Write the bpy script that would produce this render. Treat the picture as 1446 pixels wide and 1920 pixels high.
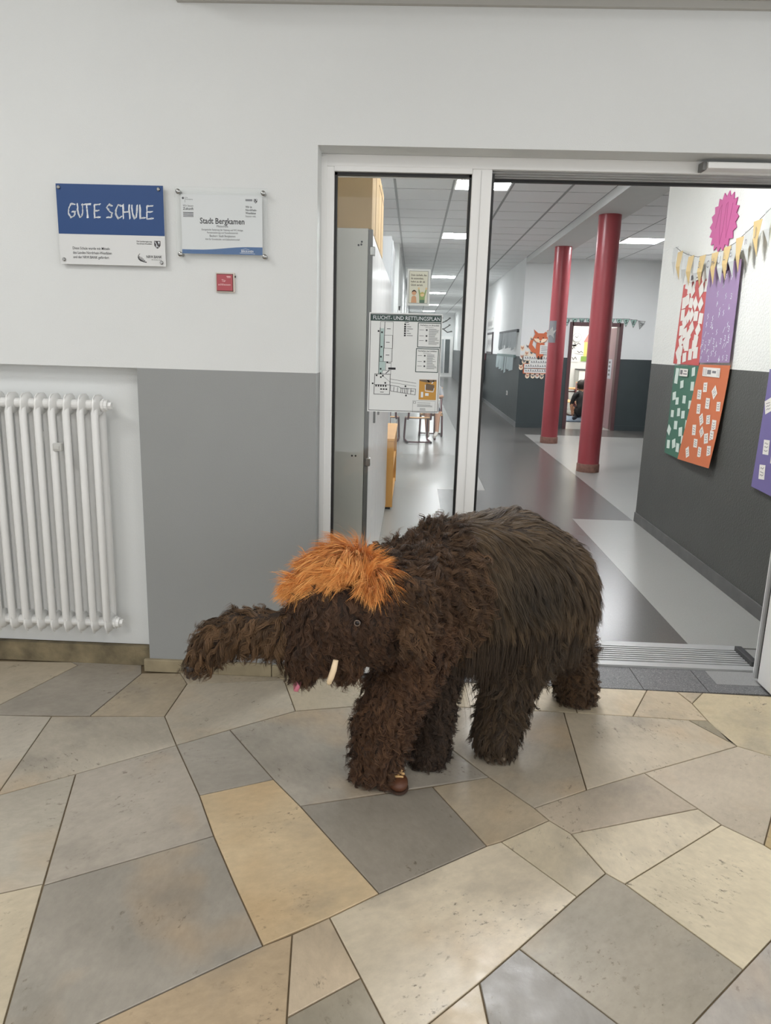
import bpy, bmesh, math, random
import numpy as np
from mathutils import Vector, Matrix, kdtree

for o in list(bpy.data.objects): bpy.data.objects.remove(o)
scene = bpy.context.scene
COL = scene.collection
random.seed(7)

# ------------------------------------------------------------------ camera
# wall face of the foyer is the plane Y = 0, floor Z = 0, X to the right, metres
FPX, PITCH, ROLL, YAW, CAMH, CAMD = 1380.4, .2223, -.02886, -.03105, 1.5, 3.1315
_cy, _sy, _cp, _sp = math.cos(YAW), math.sin(YAW), math.cos(PITCH), math.sin(PITCH)
FW = Vector((_sy*_cp, _cy*_cp, -_sp))
_r = Vector((_cy, -_sy, 0)); _d = Vector((-_sy*_sp, -_cy*_sp, -_cp))
_c, _s = math.cos(ROLL), math.sin(ROLL)
RT = _c*_r + _s*_d
DN = -_s*_r + _c*_d
CAMLOC = Vector((0, -CAMD, CAMH))
cd = bpy.data.cameras.new('camera')
cd.sensor_fit = 'VERTICAL'; cd.sensor_height = 36; cd.lens = FPX*36/1920
cd.clip_start = .05; cd.clip_end = 200
cam = bpy.data.objects.new('camera', cd); COL.objects.link(cam)
m = Matrix.Identity(4)
for i, v in enumerate((RT, -DN, -FW)):
    for k in range(3): m[k][i] = v[k]
m.translation = CAMLOC
cam.matrix_world = m
scene.camera = cam

# ------------------------------------------------------------------ world, exposure
w = bpy.data.worlds.new('world'); scene.world = w; w.use_nodes = True
w.node_tree.nodes['Background'].inputs[0].default_value = (.985, .99, 1, 1)
w.node_tree.nodes['Background'].inputs[1].default_value = 1.05
vs = scene.view_settings
vs.view_transform = 'Standard'; vs.look = 'None'; vs.gamma = 1; vs.use_curve_mapping = False
vs.exposure = 0.36

PANEL = 52.0         # radiance of a corridor ceiling luminaire
FOYER = 12.5         # radiance of a foyer ceiling luminaire

# ------------------------------------------------------------------ measuring helpers
def ray(x, y): return FW + (x-723)/FPX*RT + (y-960)/FPX*DN
def on_floor(x, y, z=0.):
    v = ray(x, y); return CAMLOC + v*((z-CAMH)/v.z)
def on_y(x, y, Y=0.):
    v = ray(x, y); return CAMLOC + v*((Y+CAMD)/v.y)
def on_x(x, y, X):
    v = ray(x, y); return CAMLOC + v*(X/v.x)

# ------------------------------------------------------------------ materials
def lin(c):
    def f(u):
        u /= 255.
        return u/12.92 if u <= .04045 else ((u+.055)/1.055)**2.4
    return (f(c[0]), f(c[1]), f(c[2]), 1.)
MATS = {}
def mat(name, rgb, rough=.6, metal=0., var=0., vscale=6., bump=0., bscale=120., spec=.5, emit=0., objcol=False, attr=False, sheen=0., stretch=None, var2=None):
    if name in MATS: return MATS[name]
    M = bpy.data.materials.new(name); M.use_nodes = True; MATS[name] = M
    nt = M.node_tree; N = nt.nodes; L = nt.links
    b = N['Principled BSDF']
    b.inputs['Base Color'].default_value = lin(rgb)
    b.inputs['Roughness'].default_value = rough
    b.inputs['Metallic'].default_value = metal
    b.inputs['Specular IOR Level'].default_value = spec
    if sheen: b.inputs['Sheen Weight'].default_value = sheen
    M.diffuse_color = lin(rgb)
    src = None
    if objcol:
        oi = N.new('ShaderNodeObjectInfo'); src = oi.outputs['Color']
    if attr:
        at = N.new('ShaderNodeAttribute'); at.attribute_name = 'Col'; src = at.outputs['Color']
    tc = None
    if var or bump:
        tc = N.new('ShaderNodeTexCoord'); mp = N.new('ShaderNodeMapping')
        L.new(tc.outputs['Object'], mp.inputs['Vector'])
        if stretch: mp.inputs['Scale'].default_value = stretch
    if var:
        n = N.new('ShaderNodeTexNoise'); n.inputs['Scale'].default_value = vscale; n.inputs['Detail'].default_value = 6
        L.new(mp.outputs['Vector'], n.inputs['Vector'])
        r = N.new('ShaderNodeMapRange'); r.inputs[1].default_value = .3; r.inputs[2].default_value = .7
        r.inputs[3].default_value = 1-var; r.inputs[4].default_value = 1+var*.6
        L.new(n.outputs['Fac'], r.inputs[0])
        mx = N.new('ShaderNodeMix'); mx.data_type = 'RGBA'; mx.blend_type = 'MULTIPLY'; mx.inputs[0].default_value = 1
        if src: L.new(src, mx.inputs[6])
        else: mx.inputs[6].default_value = lin(rgb)
        L.new(r.outputs[0], mx.inputs[7])
        src = mx.outputs[2]
    if src: L.new(src, b.inputs['Base Color'])
    if bump:
        n2 = N.new('ShaderNodeTexNoise'); n2.inputs['Scale'].default_value = bscale; n2.inputs['Detail'].default_value = 3
        L.new(mp.outputs['Vector'], n2.inputs['Vector'])
        bp = N.new('ShaderNodeBump'); bp.inputs['Strength'].default_value = bump; bp.inputs['Distance'].default_value = .01
        L.new(n2.outputs['Fac'], bp.inputs['Height']); L.new(bp.outputs['Normal'], b.inputs['Normal'])
    if emit:
        b.inputs['Emission Color'].default_value = lin(rgb); b.inputs['Emission Strength'].default_value = emit
    return M

def glass_mat(name, tint=(1, 1, 1), ior=1.45, extra=0.0):
    if name in MATS: return MATS[name]
    M = bpy.data.materials.new(name); M.use_nodes = True; MATS[name] = M
    nt = M.node_tree; N = nt.nodes; L = nt.links
    N.remove(N['Principled BSDF'])
    tr = N.new('ShaderNodeBsdfTransparent'); tr.inputs[0].default_value = (*tint, 1)
    gl = N.new('ShaderNodeBsdfGlossy'); gl.inputs['Roughness'].default_value = .01
    # reflectance of a thin sheet (Schlick), the same from both sides
    lw = N.new('ShaderNodeLayerWeight'); lw.inputs[0].default_value = .5
    pw = N.new('ShaderNodeMath'); pw.operation = 'POWER'; pw.inputs[1].default_value = 5; L.new(lw.outputs['Facing'], pw.inputs[0])
    fr = N.new('ShaderNodeMath'); fr.operation = 'MULTIPLY_ADD'; fr.inputs[1].default_value = .9; fr.inputs[2].default_value = .035+extra; L.new(pw.outputs[0], fr.inputs[0])
    mx = N.new('ShaderNodeMixShader'); L.new(fr.outputs[0], mx.inputs[0])
    L.new(tr.outputs[0], mx.inputs[1]); L.new(gl.outputs[0], mx.inputs[2])
    L.new(mx.outputs[0], N['Material Output'].inputs[0])
    return M

def stone_mat():
    """limestone slab: colour from the object, with clouds, banded veins and dark pits of its own"""
    M = bpy.data.materials.new('limestone'); M.use_nodes = True
    nt = M.node_tree; N = nt.nodes; L = nt.links; b = N['Principled BSDF']
    tc = N.new('ShaderNodeTexCoord'); oi = N.new('ShaderNodeObjectInfo')
    add = N.new('ShaderNodeVectorMath'); add.operation = 'MULTIPLY_ADD'
    cmb = N.new('ShaderNodeCombineXYZ')
    for i, k in enumerate((37., 71., 13.)):
        mm = N.new('ShaderNodeMath'); mm.operation = 'MULTIPLY'; mm.inputs[1].default_value = k
        L.new(oi.outputs['Random'], mm.inputs[0]); L.new(mm.outputs[0], cmb.inputs[i])
    add.inputs[1].default_value = (1, 1, 1)
    L.new(tc.outputs['Object'], add.inputs[0]); L.new(cmb.outputs[0], add.inputs[2])
    rot = N.new('ShaderNodeVectorRotate'); rot.rotation_type = 'Z_AXIS'
    am = N.new('ShaderNodeMath'); am.operation = 'MULTIPLY'; am.inputs[1].default_value = 3.1
    L.new(oi.outputs['Random'], am.inputs[0]); L.new(am.outputs[0], rot.inputs['Angle'])
    L.new(add.outputs[0], rot.inputs['Vector'])
    def noise(scale, detail, vec, rough=.55):
        n = N.new('ShaderNodeTexNoise'); n.inputs['Scale'].default_value = scale
        n.inputs['Detail'].default_value = detail; n.inputs['Roughness'].default_value = rough
        L.new(vec, n.inputs['Vector']); return n.outputs['Fac']
    def rng(src, a, bb, c, d):
        r = N.new('ShaderNodeMapRange'); r.inputs[1].default_value = a; r.inputs[2].default_value = bb
        r.inputs[3].default_value = c; r.inputs[4].default_value = d; L.new(src, r.inputs[0]); return r.outputs[0]
    def mul(c1, f):
        mx = N.new('ShaderNodeMix'); mx.data_type = 'RGBA'; mx.blend_type = 'MULTIPLY'; mx.inputs[0].default_value = 1
        L.new(c1, mx.inputs[6]); L.new(f, mx.inputs[7]); return mx.outputs[2]
    def mixc(c1, col, f):
        mx = N.new('ShaderNodeMix'); mx.data_type = 'RGBA'; L.new(f, mx.inputs[0])
        L.new(c1, mx.inputs[6]); mx.inputs[7].default_value = lin(col); return mx.outputs[2]
    st = N.new('ShaderNodeMapping'); st.inputs['Scale'].default_value = (1, 1.6, 1); L.new(rot.outputs[0], st.inputs[0])
    c = oi.outputs['Color']
    c = mul(c, rng(noise(3.2, 8, add.outputs[0], .6), .3, .7, .84, 1.13))
    c = mixc(c, (196, 160, 112), rng(noise(2.1, 3, add.outputs[0]), .56, .76, 0, .45))
    c = mixc(c, (128, 122, 113), rng(noise(2.7, 5, rot.outputs[0]), .55, .72, 0, .55))
    c = mul(c, rng(noise(30, 5, st.outputs[0], .65), .3, .7, .9, 1.06))
    # pits and dark fossil specks
    patch = rng(noise(5., 4, rot.outputs[0]), .51, .63, 0, 1)
    sp = rng(noise(38, 5, st.outputs[0], .68), .58, .69, 0, .85)
    mm = N.new('ShaderNodeMath'); mm.operation = 'MULTIPLY'; L.new(patch, mm.inputs[0]); L.new(sp, mm.inputs[1])
    c = mixc(c, (86, 74, 60), mm.outputs[0])
    L.new(c, b.inputs['Base Color'])
    L.new(rng(noise(18, 4, add.outputs[0]), .3, .7, .3, .48), b.inputs['Roughness'])
    b.inputs['Specular IOR Level'].default_value = .45
    bp = N.new('ShaderNodeBump'); bp.inputs['Strength'].default_value = .12; bp.inputs['Distance'].default_value = .004
    L.new(noise(60, 4, add.outputs[0]), bp.inputs['Height']); L.new(bp.outputs[0], b.inputs['Normal'])
    return M

def speckle_mat(name, rgb, dark, light, rough=.3, scale=160., amt=.6):
    """vinyl or granite with fine light and dark flecks"""
    M = bpy.data.materials.new(name); M.use_nodes = True; MATS[name] = M
    nt = M.node_tree; N = nt.nodes; L = nt.links; b = N['Principled BSDF']
    tc = N.new('ShaderNodeTexCoord')
    def noise(s, d):
        n = N.new('ShaderNodeTexNoise'); n.inputs['Scale'].default_value = s; n.inputs['Detail'].default_value = d
        L.new(tc.outputs['Object'], n.inputs['Vector']); return n.outputs['Fac']
    def rng(src, a, bb, c, d):
        r = N.new('ShaderNodeMapRange'); r.inputs[1].default_value = a; r.inputs[2].default_value = bb
        r.inputs[3].default_value = c; r.inputs[4].default_value = d; L.new(src, r.inputs[0]); return r.outputs[0]
    def mixc(c1, col, f):
        mx = N.new('ShaderNodeMix'); mx.data_type = 'RGBA'; L.new(f, mx.inputs[0])
        if isinstance(c1, tuple): mx.inputs[6].default_value = c1
        else: L.new(c1, mx.inputs[6])
        mx.inputs[7].default_value = lin(col); return mx.outputs[2]
    c = mixc(lin(rgb), dark, rng(noise(scale, 2), .52, .66, 0, amt))
    c = mixc(c, light, rng(noise(scale*1.3+7, 2), .6, .68, 0, amt))
    c = mixc(c, dark, rng(noise(.9, 2), .4, .8, 0, .15))
    L.new(c, b.inputs['Base Color'])
    b.inputs['Roughness'].default_value = rough
    b.inputs['Specular IOR Level'].default_value = .38
    return M

# ------------------------------------------------------------------ mesh helpers
class MB:
    def __init__(s): s.v = []; s.f = []; s.mi = []; s.cur = 0
    def add(s, vs, fs):
        o = len(s.v); s.v += [tuple(p) for p in vs]
        for f in fs: s.f.append([i+o for i in f]); s.mi.append(s.cur)
        return s
    def box(s, a, b, bev=0.):
        x0, x1 = sorted((a[0], b[0])); y0, y1 = sorted((a[1], b[1])); z0, z1 = sorted((a[2], b[2]))
        if bev > 0:
            bev = min(bev, (x1-x0)*.45, (y1-y0)*.45, (z1-z0)*.45)
            bm = bmesh.new(); bmesh.ops.create_cube(bm, size=1)
            for v in bm.verts: v.co = Vector(((x0+x1)/2+v.co.x*(x1-x0), (y0+y1)/2+v.co.y*(y1-y0), (z0+z1)/2+v.co.z*(z1-z0)))
            bmesh.ops.bevel(bm, geom=list(bm.edges), offset=bev, segments=2, affect='EDGES', profile=.5)
            bm.verts.index_update()
            s.add([v.co for v in bm.verts], [[v.index for v in f.verts] for f in bm.faces]); bm.free(); return s
        return s.add([(x0, y0, z0), (x1, y0, z0), (x1, y1, z0), (x0, y1, z0), (x0, y0, z1), (x1, y0, z1), (x1, y1, z1), (x0, y1, z1)],
                     [(0, 3, 2, 1), (4, 5, 6, 7), (0, 1, 5, 4), (1, 2, 6, 5), (2, 3, 7, 6), (3, 0, 4, 7)])
    def tube(s, pts, rad, seg=10, cap=True, flat=1.):
        """round tube along a polyline; rad scalar or list"""
        pts = [Vector(p) for p in pts]; n = len(pts)
        rads = rad if isinstance(rad, (list, tuple)) else [rad]*n
        rings = []; ref = None
        for i in range(n):
            t = (pts[min(i+1, n-1)] - pts[max(i-1, 0)]).normalized()
            if ref is None: ref = Vector((0, 0, 1)) if abs(t.z) < .9 else Vector((0, 1, 0))
            u = t.cross(ref)
            if u.length < 1e-5: u = t.orthogonal()
            u.normalize(); w_ = u.cross(t).normalized(); ref = w_
            rings.append([pts[i] + (u*math.cos(a)*flat + w_*math.sin(a))*rads[i] for a in [2*math.pi*k/seg for k in range(seg)]])
        vs = [p for r in rings for p in r]; fs = []
        for i in range(n-1):
            for k in range(seg):
                k2 = (k+1) % seg; fs.append((i*seg+k, i*seg+k2, (i+1)*seg+k2, (i+1)*seg+k))
        if cap: fs.append(tuple(range(seg))[::-1]); fs.append(tuple((n-1)*seg+k for k in range(seg)))
        return s.add(vs, fs)
    def prism(s, fr, poly, c0, c1):
        a = [fr.p(x, y, c0) for x, y in poly]; b = [fr.p(x, y, c1) for x, y in poly]; n = len(poly)
        area = sum(poly[i][0]*poly[(i+1) % n][1]-poly[(i+1) % n][0]*poly[i][1] for i in range(n))
        if (area > 0) != (c1 > c0): a, b = b, a
        fs = [tuple(range(n))[::-1] if False else tuple(range(n-1, -1, -1)), tuple(range(n, 2*n))]
        for i in range(n): j = (i+1) % n; fs.append((i, j, n+j, n+i))
        return s.add(a+b, fs)
    def rect(s, fr, x0, y0, x1, y1, c0, c1): return s.prism(fr, [(x0, y0), (x1, y0), (x1, y1), (x0, y1)], c0, c1)
    def line(s, fr, pts, w_, c0, c1):
        for (ax, ay), (bx, by) in zip(pts[:-1], pts[1:]):
            dx, dy = bx-ax, by-ay; l = math.hypot(dx, dy) or 1e-6; nx, ny = -dy/l*w_/2, dx/l*w_/2
            ex, ey = dx/l*w_*.3, dy/l*w_*.3
            s.prism(fr, [(ax-ex+nx, ay-ey+ny), (ax-ex-nx, ay-ey-ny), (bx+ex-nx, by+ey-ny), (bx+ex+nx, by+ey+ny)], c0, c1)
        return s
    def outline(s, fr, x0, y0, x1, y1, w_, c0, c1):
        return s.line(fr, [(x0, y0), (x1, y0), (x1, y1), (x0, y1), (x0, y0)], w_, c0, c1)
    def disc(s, fr, x, y, r, c0, c1, seg=16, ry=None):
        ry = ry or r
        return s.prism(fr, [(x+r*math.cos(2*math.pi*k/seg), y+ry*math.sin(2*math.pi*k/seg)) for k in range(seg)], c0, c1)
    def ball(s, c, r, seg=14, rings=9, rot=None):
        c = Vector(c); r = Vector(r) if hasattr(r, '__len__') else Vector((r, r, r))
        vs = []; fs = []
        for i in range(rings+1):
            th = math.pi*i/rings
            for k in range(seg):
                ph = 2*math.pi*k/seg
                p = Vector((r.x*math.sin(th)*math.cos(ph), r.y*math.sin(th)*math.sin(ph), r.z*math.cos(th)))
                if rot: p = rot @ p
                vs.append(c+p)
        for i in range(rings):
            for k in range(seg):
                k2 = (k+1) % seg; fs.append((i*seg+k, (i+1)*seg+k, (i+1)*seg+k2, i*seg+k2))
        return s.add(vs, fs)

class Fr:
    """a flat frame: origin, right, up; normal faces the viewer"""
    def __init__(s, o, u, v): s.o = Vector(o); s.u = Vector(u); s.v = Vector(v); s.n = s.u.cross(s.v)
    def p(s, a, b, c=0.): return s.o + s.u*a + s.v*b + s.n*c
    def at(s, a, b, c=0.): return Fr(s.p(a, b, c), s.u, s.v)
    def rot(s, ang): return Fr(s.o, s.u*math.cos(ang)+s.v*math.sin(ang), s.v*math.cos(ang)-s.u*math.sin(ang))

WL = {}
def wloc(o): return WL.get(o.name, Vector((0, 0, 0))) if o else Vector((0, 0, 0))
def props(o, label=None, cat=None, group=None, kind=None):
    if label: o['label'] = label
    if cat: o['category'] = cat
    if group: o['group'] = group
    if kind: o['kind'] = kind
    return o
def thing(name, loc, label, cat, group=None, kind=None):
    o = bpy.data.objects.new(name, None); COL.objects.link(o); o.location = loc; o.empty_display_size = .05
    WL[o.name] = Vector(loc); return props(o, label, cat, group, kind)
def link(name, me, parent, loc=None):
    o = bpy.data.objects.new(name, me); COL.objects.link(o)
    if parent: o.parent = parent; WL[o.name] = wloc(parent)
    if loc is not None: o.location = loc
    return o
def obj(name, mb, m_, parent=None, smooth=False, label=None, cat=None, group=None, kind=None):
    vs = mb.v
    if parent: base = wloc(parent)
    else:
        a = np.array(vs); base = Vector(((a[:, 0].min()+a[:, 0].max())/2, (a[:, 1].min()+a[:, 1].max())/2, a[:, 2].min()))
    me = bpy.data.meshes.new(name)
    me.from_pydata([(p[0]-base.x, p[1]-base.y, p[2]-base.z) for p in vs], [], mb.f)
    for mm in (m_ if isinstance(m_, (list, tuple)) else [m_]): me.materials.append(mm)
    if any(mb.mi): me.polygons.foreach_set('material_index', mb.mi)
    if smooth: me.polygons.foreach_set('use_smooth', [True]*len(me.polygons))
    me.update()
    o = bpy.data.objects.new(name, me); COL.objects.link(o)
    if parent: o.parent = parent
    else: o.location = base
    WL[o.name] = base
    return props(o, label, cat, group, kind)
def sharp(o, ang=40):
    me = o.data
    me.polygons.foreach_set('use_smooth', [True]*len(me.polygons))
    try: me.set_sharp_from_angle(angle=math.radians(ang))
    except Exception: pass
    return o
def struct(name, mb, m_, parent=None):
    o = obj(name, mb, m_, parent)
    if not parent: o['kind'] = 'structure'
    return o
def copy_tree(o, delta, parent=None):
    c = o.copy(); COL.objects.link(c)
    if parent: c.parent = parent
    else: c.location = o.location + Vector(delta)
    WL[c.name] = wloc(o) + Vector(delta)
    for ch in list(o.children): copy_tree(ch, delta, c)
    return c

def text_mb(fr, body, size, x=0., y=0., align='LEFT', bold=0., c=.0006, width=None, italic=0.):
    """flat lettering on a frame; (x, y) is the baseline start / centre"""
    cu = bpy.data.curves.new('lettering', 'FONT'); cu.body = body; cu.size = size; cu.align_x = align
    cu.offset = bold*size; cu.resolution_u = 2; cu.shear = italic
    ob = bpy.data.objects.new('lettering', cu); COL.objects.link(ob)
    dg = bpy.context.evaluated_depsgraph_get()
    me = bpy.data.meshes.new_from_object(ob.evaluated_get(dg))
    bpy.data.objects.remove(ob); bpy.data.curves.remove(cu)
    co = np.array([v.co[:] for v in me.vertices]) if len(me.vertices) else np.zeros((0, 3))
    sx = 1.
    if width and len(co): sx = width/max(1e-6, co[:, 0].max()-co[:, 0].min())
    mb = MB()
    mb.add([fr.p(x+p[0]*sx, y+p[1], c) for p in co], [list(p.vertices) for p in me.polygons])
    bpy.data.meshes.remove(me)
    return mb
def merge(a, b): a.add(b.v, b.f); return a

X_, Y_, Z_ = Vector((1, 0, 0)), Vector((0, 1, 0)), Vector((0, 0, 1))

# ------------------------------------------------------------------ common materials
WHITE = mat('wall_paint_white', (226, 228, 227), .75, var=.03, vscale=1.2, bump=.12, bscale=260)
ROUGHW = mat('rough_plaster_white', (226, 227, 221), .8, var=.03, vscale=2, bump=.55, bscale=70)
GREY = mat('dado_paint_grey', (150, 152, 151), .5, var=.04, vscale=1.5, bump=.1, bscale=300)
DARK = mat('dado_paint_dark', (78, 79, 75), .55, var=.07, vscale=3, bump=.35, bscale=90)
DARKG = mat('dado_paint_slate', (62, 70, 72), .5, var=.06, vscale=3)
FRAME = mat('door_lacquer_white', (242, 242, 240), .32, bump=.03, bscale=30)
RUBBER = mat('gasket_black', (28, 28, 28), .5)
ALU = mat('brushed_aluminium', (188, 189, 188), .38, metal=.35, var=.08, vscale=4)
STEEL = mat('stainless_steel', (160, 160, 158), .25, metal=1.)
GLASS = glass_mat('clear_glass', (.97, .98, .97))
ACRYL = glass_mat('acrylic', (.985, .99, .985), 1.49)
PAPER = mat('paper_white', (226, 226, 222), .7)
INK = mat('ink_black', (38, 38, 40), .7)
GROUT = mat('grout', (112, 97, 74), .9, var=.2, vscale=20)
STONE = stone_mat()
SKIRT = mat('skirting_stone', (150, 138, 112), .6, var=.25, vscale=9, bump=.2, bscale=60)
SKIRTD = mat('skirting_stone_worn', (128, 116, 90), .7, var=.45, vscale=12, bump=.3, bscale=60)
CEILW = mat('ceiling_tile_white', (230, 231, 231), .85, bump=.15, bscale=200)
GRID = mat('ceiling_rail', (150, 152, 152), .6)
LAMP = mat('lamp_diffuser', (250, 252, 255), .5, emit=PANEL)
LAMPF = mat('lamp_diffuser_foyer', (252, 252, 250), .5, emit=FOYER)

F0 = Fr((0, 0, 0), X_, Z_)                       # foyer wall face
PWX = 2.076
PW = Fr((PWX, 0, 0), -Y_, Z_)                    # poster wall (seen from the left)
BWY = 11.5
BW = Fr((0, BWY, 0), X_, Z_)                     # wall with the classroom door

# ------------------------------------------------------------------ foyer shell
OX0, OX1, OZ = -.405, 1.78, 2.262                # door opening
NX, NZ = -1.168, 1.378                           # niche edge, dado height
b = MB(); b.box((-5, 0, NZ), (OX0, .3, 3.42)); b.box((OX0, 0, OZ), (OX1, .3, 3.42)); b.box((OX1, 0, NZ), (5, .3, 3.42))
struct('wall_front', b, WHITE)
b = MB(); b.box((NX, 0, 0), (OX0, .3, NZ)); b.box((OX1, 0, 0), (5, .3, NZ))
struct('wall_front_dado', b, GREY)
b = MB(); b.box((-5, .075, .095), (NX, .3, NZ)); struct('wall_front_niche', b, WHITE)
b = MB(); b.box((-5, .048, 0), (NX, .3, .092)); struct('baseboard_niche', b, SKIRTD)
b = MB(); b.box((-1.19, -.02, 0), (-.60, 0, .06), .003); b.box((-.597, -.022, 0), (OX0, 0, .055), .003)
struct('baseboard_front', b, SKIRT)
b = MB(); b.box((-.946, -.3, 2.778), (5, 0, 3.42)); b.box((-.946, -.02, 2.752), (5, 0, 2.778))
struct('trim_1', b, mat('bulkhead_paint', (190, 189, 184), .7))
b = MB(); b.box((-5, -7, 3.42), (5, .3, 3.5)); struct('ceiling', b, CEILW)
b = MB(); b.box((-5.1, -7, 0), (-5, .3, 3.42)); struct('wall_left', b, WHITE)

# foyer lamps on the ceiling (above and behind the camera)
for i, (x, y, lab) in enumerate([(-2.6, -2.1, 'long foyer ceiling lamp on the side of the radiator'),
                                 (-1.0, -4.2, 'long foyer ceiling lamp above the middle of the foyer'),
                                 (1.6, -3.3, 'long foyer ceiling lamp on the side of the open door')]):
    t = thing('ceiling_lamp', (x, y, 3.34), lab, 'lamp', 'foyer ceiling lamps')
    b = MB(); b.box((x-.62, y-.32, 3.36), (x+.62, y+.32, 3.42)); obj('housing', b, FRAME, t)
    b = MB(); b.box((x-.6, y-.3, 3.34), (x+.6, y+.3, 3.362)); obj('diffuser', b, LAMPF, t)

# ------------------------------------------------------------------ foyer floor: polygonal limestone slabs
b = MB(); b.box((-5, -7, -.08), (5, .3, -.005)); floor = struct('floor', b, GROUT)
SL = [  # outline of each slab (photo pixels on the floor plane), stone colour
 ([(-800,1228),(140,1236),(146,1247),(-37,1340),(-800,1339)], (182,170,150)),
 ([(-37,1340),(146,1247),(140,1236),(270,1242),(266,1262),(169,1342)], (160,152,140)),
 ([(169,1342),(266,1262),(339,1262),(351,1282),(309,1343)], (172,158,136)),
 ([(309,1343),(351,1282),(533,1275),(554,1333),(431,1368),(331,1397)], (182,172,155)),
 ([(351,1282),(337,1258),(520,1258),(533,1275)], (180,168,148)),
 ([(533,1275),(520,1258),(760,1270),(733,1319),(554,1333)], (188,175,152)),
 ([(-37,1340),(97,1343),(-7,1492),(-800,1545),(-800,1339)], (180,172,158)),
 ([(97,1343),(309,1343),(331,1397),(142,1451),(-7,1492)], (180,171,155)),
 ([(-7,1492),(142,1451),(81,1657),(0,1675),(-800,1719),(-800,1545)], (176,168,153)),
 ([(142,1451),(331,1397),(374,1491),(401,1567),(81,1660)], (170,161,148)),
 ([(331,1397),(431,1368),(513,1461),(374,1491)], (158,151,140)),
 ([(431,1368),(554,1333),(733,1319),(917,1457),(563,1511),(513,1461)], (166,158,145)),
 ([(563,1511),(811,1475),(913,1586),(711,1675)], (148,140,128)),
 ([(811,1475),(917,1457),(1002,1515),(1030,1538),(940,1578),(913,1586)], (178,163,140)),
 ([(733,1319),(1057,1335),(1100,1481),(1002,1515),(917,1457)], (176,165,147)),
 ([(1057,1335),(1187,1343),(1291,1350),(1383,1399),(1208,1449),(1100,1481)], (188,175,153)),
 ([(1291,1350),(1327,1351),(1383,1399)], (150,140,118)),
 ([(1066,1286),(1213,1293),(1187,1343),(1083,1337)], (194,179,153)),
 ([(733,1319),(760,1270),(1066,1286),(1083,1337),(1057,1335)], (186,172,146)),
 ([(1213,1293),(1270,1297),(1298,1319),(1327,1351),(1291,1350),(1187,1343)], (188,172,146)),
 ([(1270,1297),(1318,1299),(1298,1319)], (186,171,146)),
 ([(1318,1299),(1446,1306),(2300,1320),(2300,1495),(1475,1426),(1383,1399),(1367,1391),(1327,1351),(1298,1319)], (198,183,152)),
 ([(1208,1449),(1383,1399),(1475,1426),(1433,1584),(1353,1546),(1309,1516)], (188,175,155)),
 ([(1475,1426),(2300,1495),(2300,1760),(1547,1656),(1433,1584)], (176,155,115)),
 ([(1002,1515),(1100,1481),(1208,1449),(1309,1516),(1071,1563),(1030,1538)], (182,168,148)),
 ([(1071,1563),(1309,1516),(1353,1546),(1172,1657),(1136,1637)], (200,187,162)),
 ([(1172,1657),(1353,1546),(1433,1584),(1547,1656),(1394,1818)], (204,191,164)),
 ([(940,1578),(1030,1538),(1071,1563),(1136,1637),(1082,1681)], (200,187,162)),
 ([(1136,1637),(1172,1657),(1394,1818),(1241,1982),(973,1778),(1082,1681)], (158,149,133)),
 ([(973,1778),(1241,1982),(1369,2450),(1030,2450),(899,1842)], (148,143,136)),
 ([(1394,1818),(1547,1656),(2300,1760),(2300,2450),(1369,2450),(1241,1982)], (170,163,154)),
 ([(913,1586),(940,1578),(1082,1681),(973,1778),(899,1842),(746,1966),(677,1833),(618,1720),(711,1675)], (210,197,174)),
 ([(374,1491),(513,1461),(563,1511),(711,1675),(618,1720),(493,1773),(441,1660),(401,1567)], (200,178,144)),
 ([(81,1660),(401,1567),(441,1660),(493,1773),(-20,2013)], (156,149,138)),
 ([(-800,1719),(0,1675),(81,1657),(-20,2013),(-163,2450),(-800,2450)], (190,177,153)),
 ([(-20,2013),(493,1773),(548,1752),(538,1908),(526,2450),(-163,2450)], (182,161,132)),
 ([(548,1752),(618,1720),(677,1833),(538,1908)], (188,171,147)),
 ([(538,1908),(677,1833),(746,1966),(606,2450),(526,2450)], (156,147,130)),
 ([(746,1966),(899,1842),(1030,2450),(606,2450)], (192,178,154)),
]
def inset(poly, d):
    n = len(poly); out = []
    ar = sum(poly[i][0]*poly[(i+1) % n][1]-poly[(i+1) % n][0]*poly[i][1] for i in range(n))
    s = 1 if ar > 0 else -1
    for i in range(n):
        a, p, c = poly[i-1], poly[i], poly[(i+1) % n]
        e1 = Vector((p[0]-a[0], p[1]-a[1])).normalized(); e2 = Vector((c[0]-p[0], c[1]-p[1])).normalized()
        n1 = Vector((-e1.y, e1.x))*s; n2 = Vector((-e2.y, e2.x))*s
        m_ = n1+n2; k = max(.35, m_.length_squared/2); m_ = m_/k
        out.append((p[0]+m_.x*d, p[1]+m_.y*d))
    return out
for poly, colr in SL:
    pts = []
    for x, y in poly:
        q = on_floor(x, y); lim = .05 if q.x < -1.2 else .012 if q.x > OX0 else -.005
        pts.append((q.x, min(q.y, lim)))
    p1, p2 = inset(pts, .0022), inset(pts, .0040)
    if sum(p1[i][0]*p1[(i+1) % len(p1)][1]-p1[(i+1) % len(p1)][0]*p1[i][1] for i in range(len(p1))) < 0: p1.reverse(); p2.reverse()
    n = len(p1); b = MB()
    b.add([(x, y, -.03) for x, y in p1]+[(x, y, -.0012) for x, y in p1]+[(x, y, 0) for x, y in p2],
          [tuple(range(n-1, -1, -1))]+[(i, (i+1) % n, n+(i+1) % n, n+i) for i in range(n)]+[(n+i, n+(i+1) % n, 2*n+(i+1) % n, 2*n+i) for i in range(n)]+[tuple(range(2*n, 3*n))])
    o = obj('paving_stone', b, STONE, floor); o.color = lin(colr)

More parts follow.
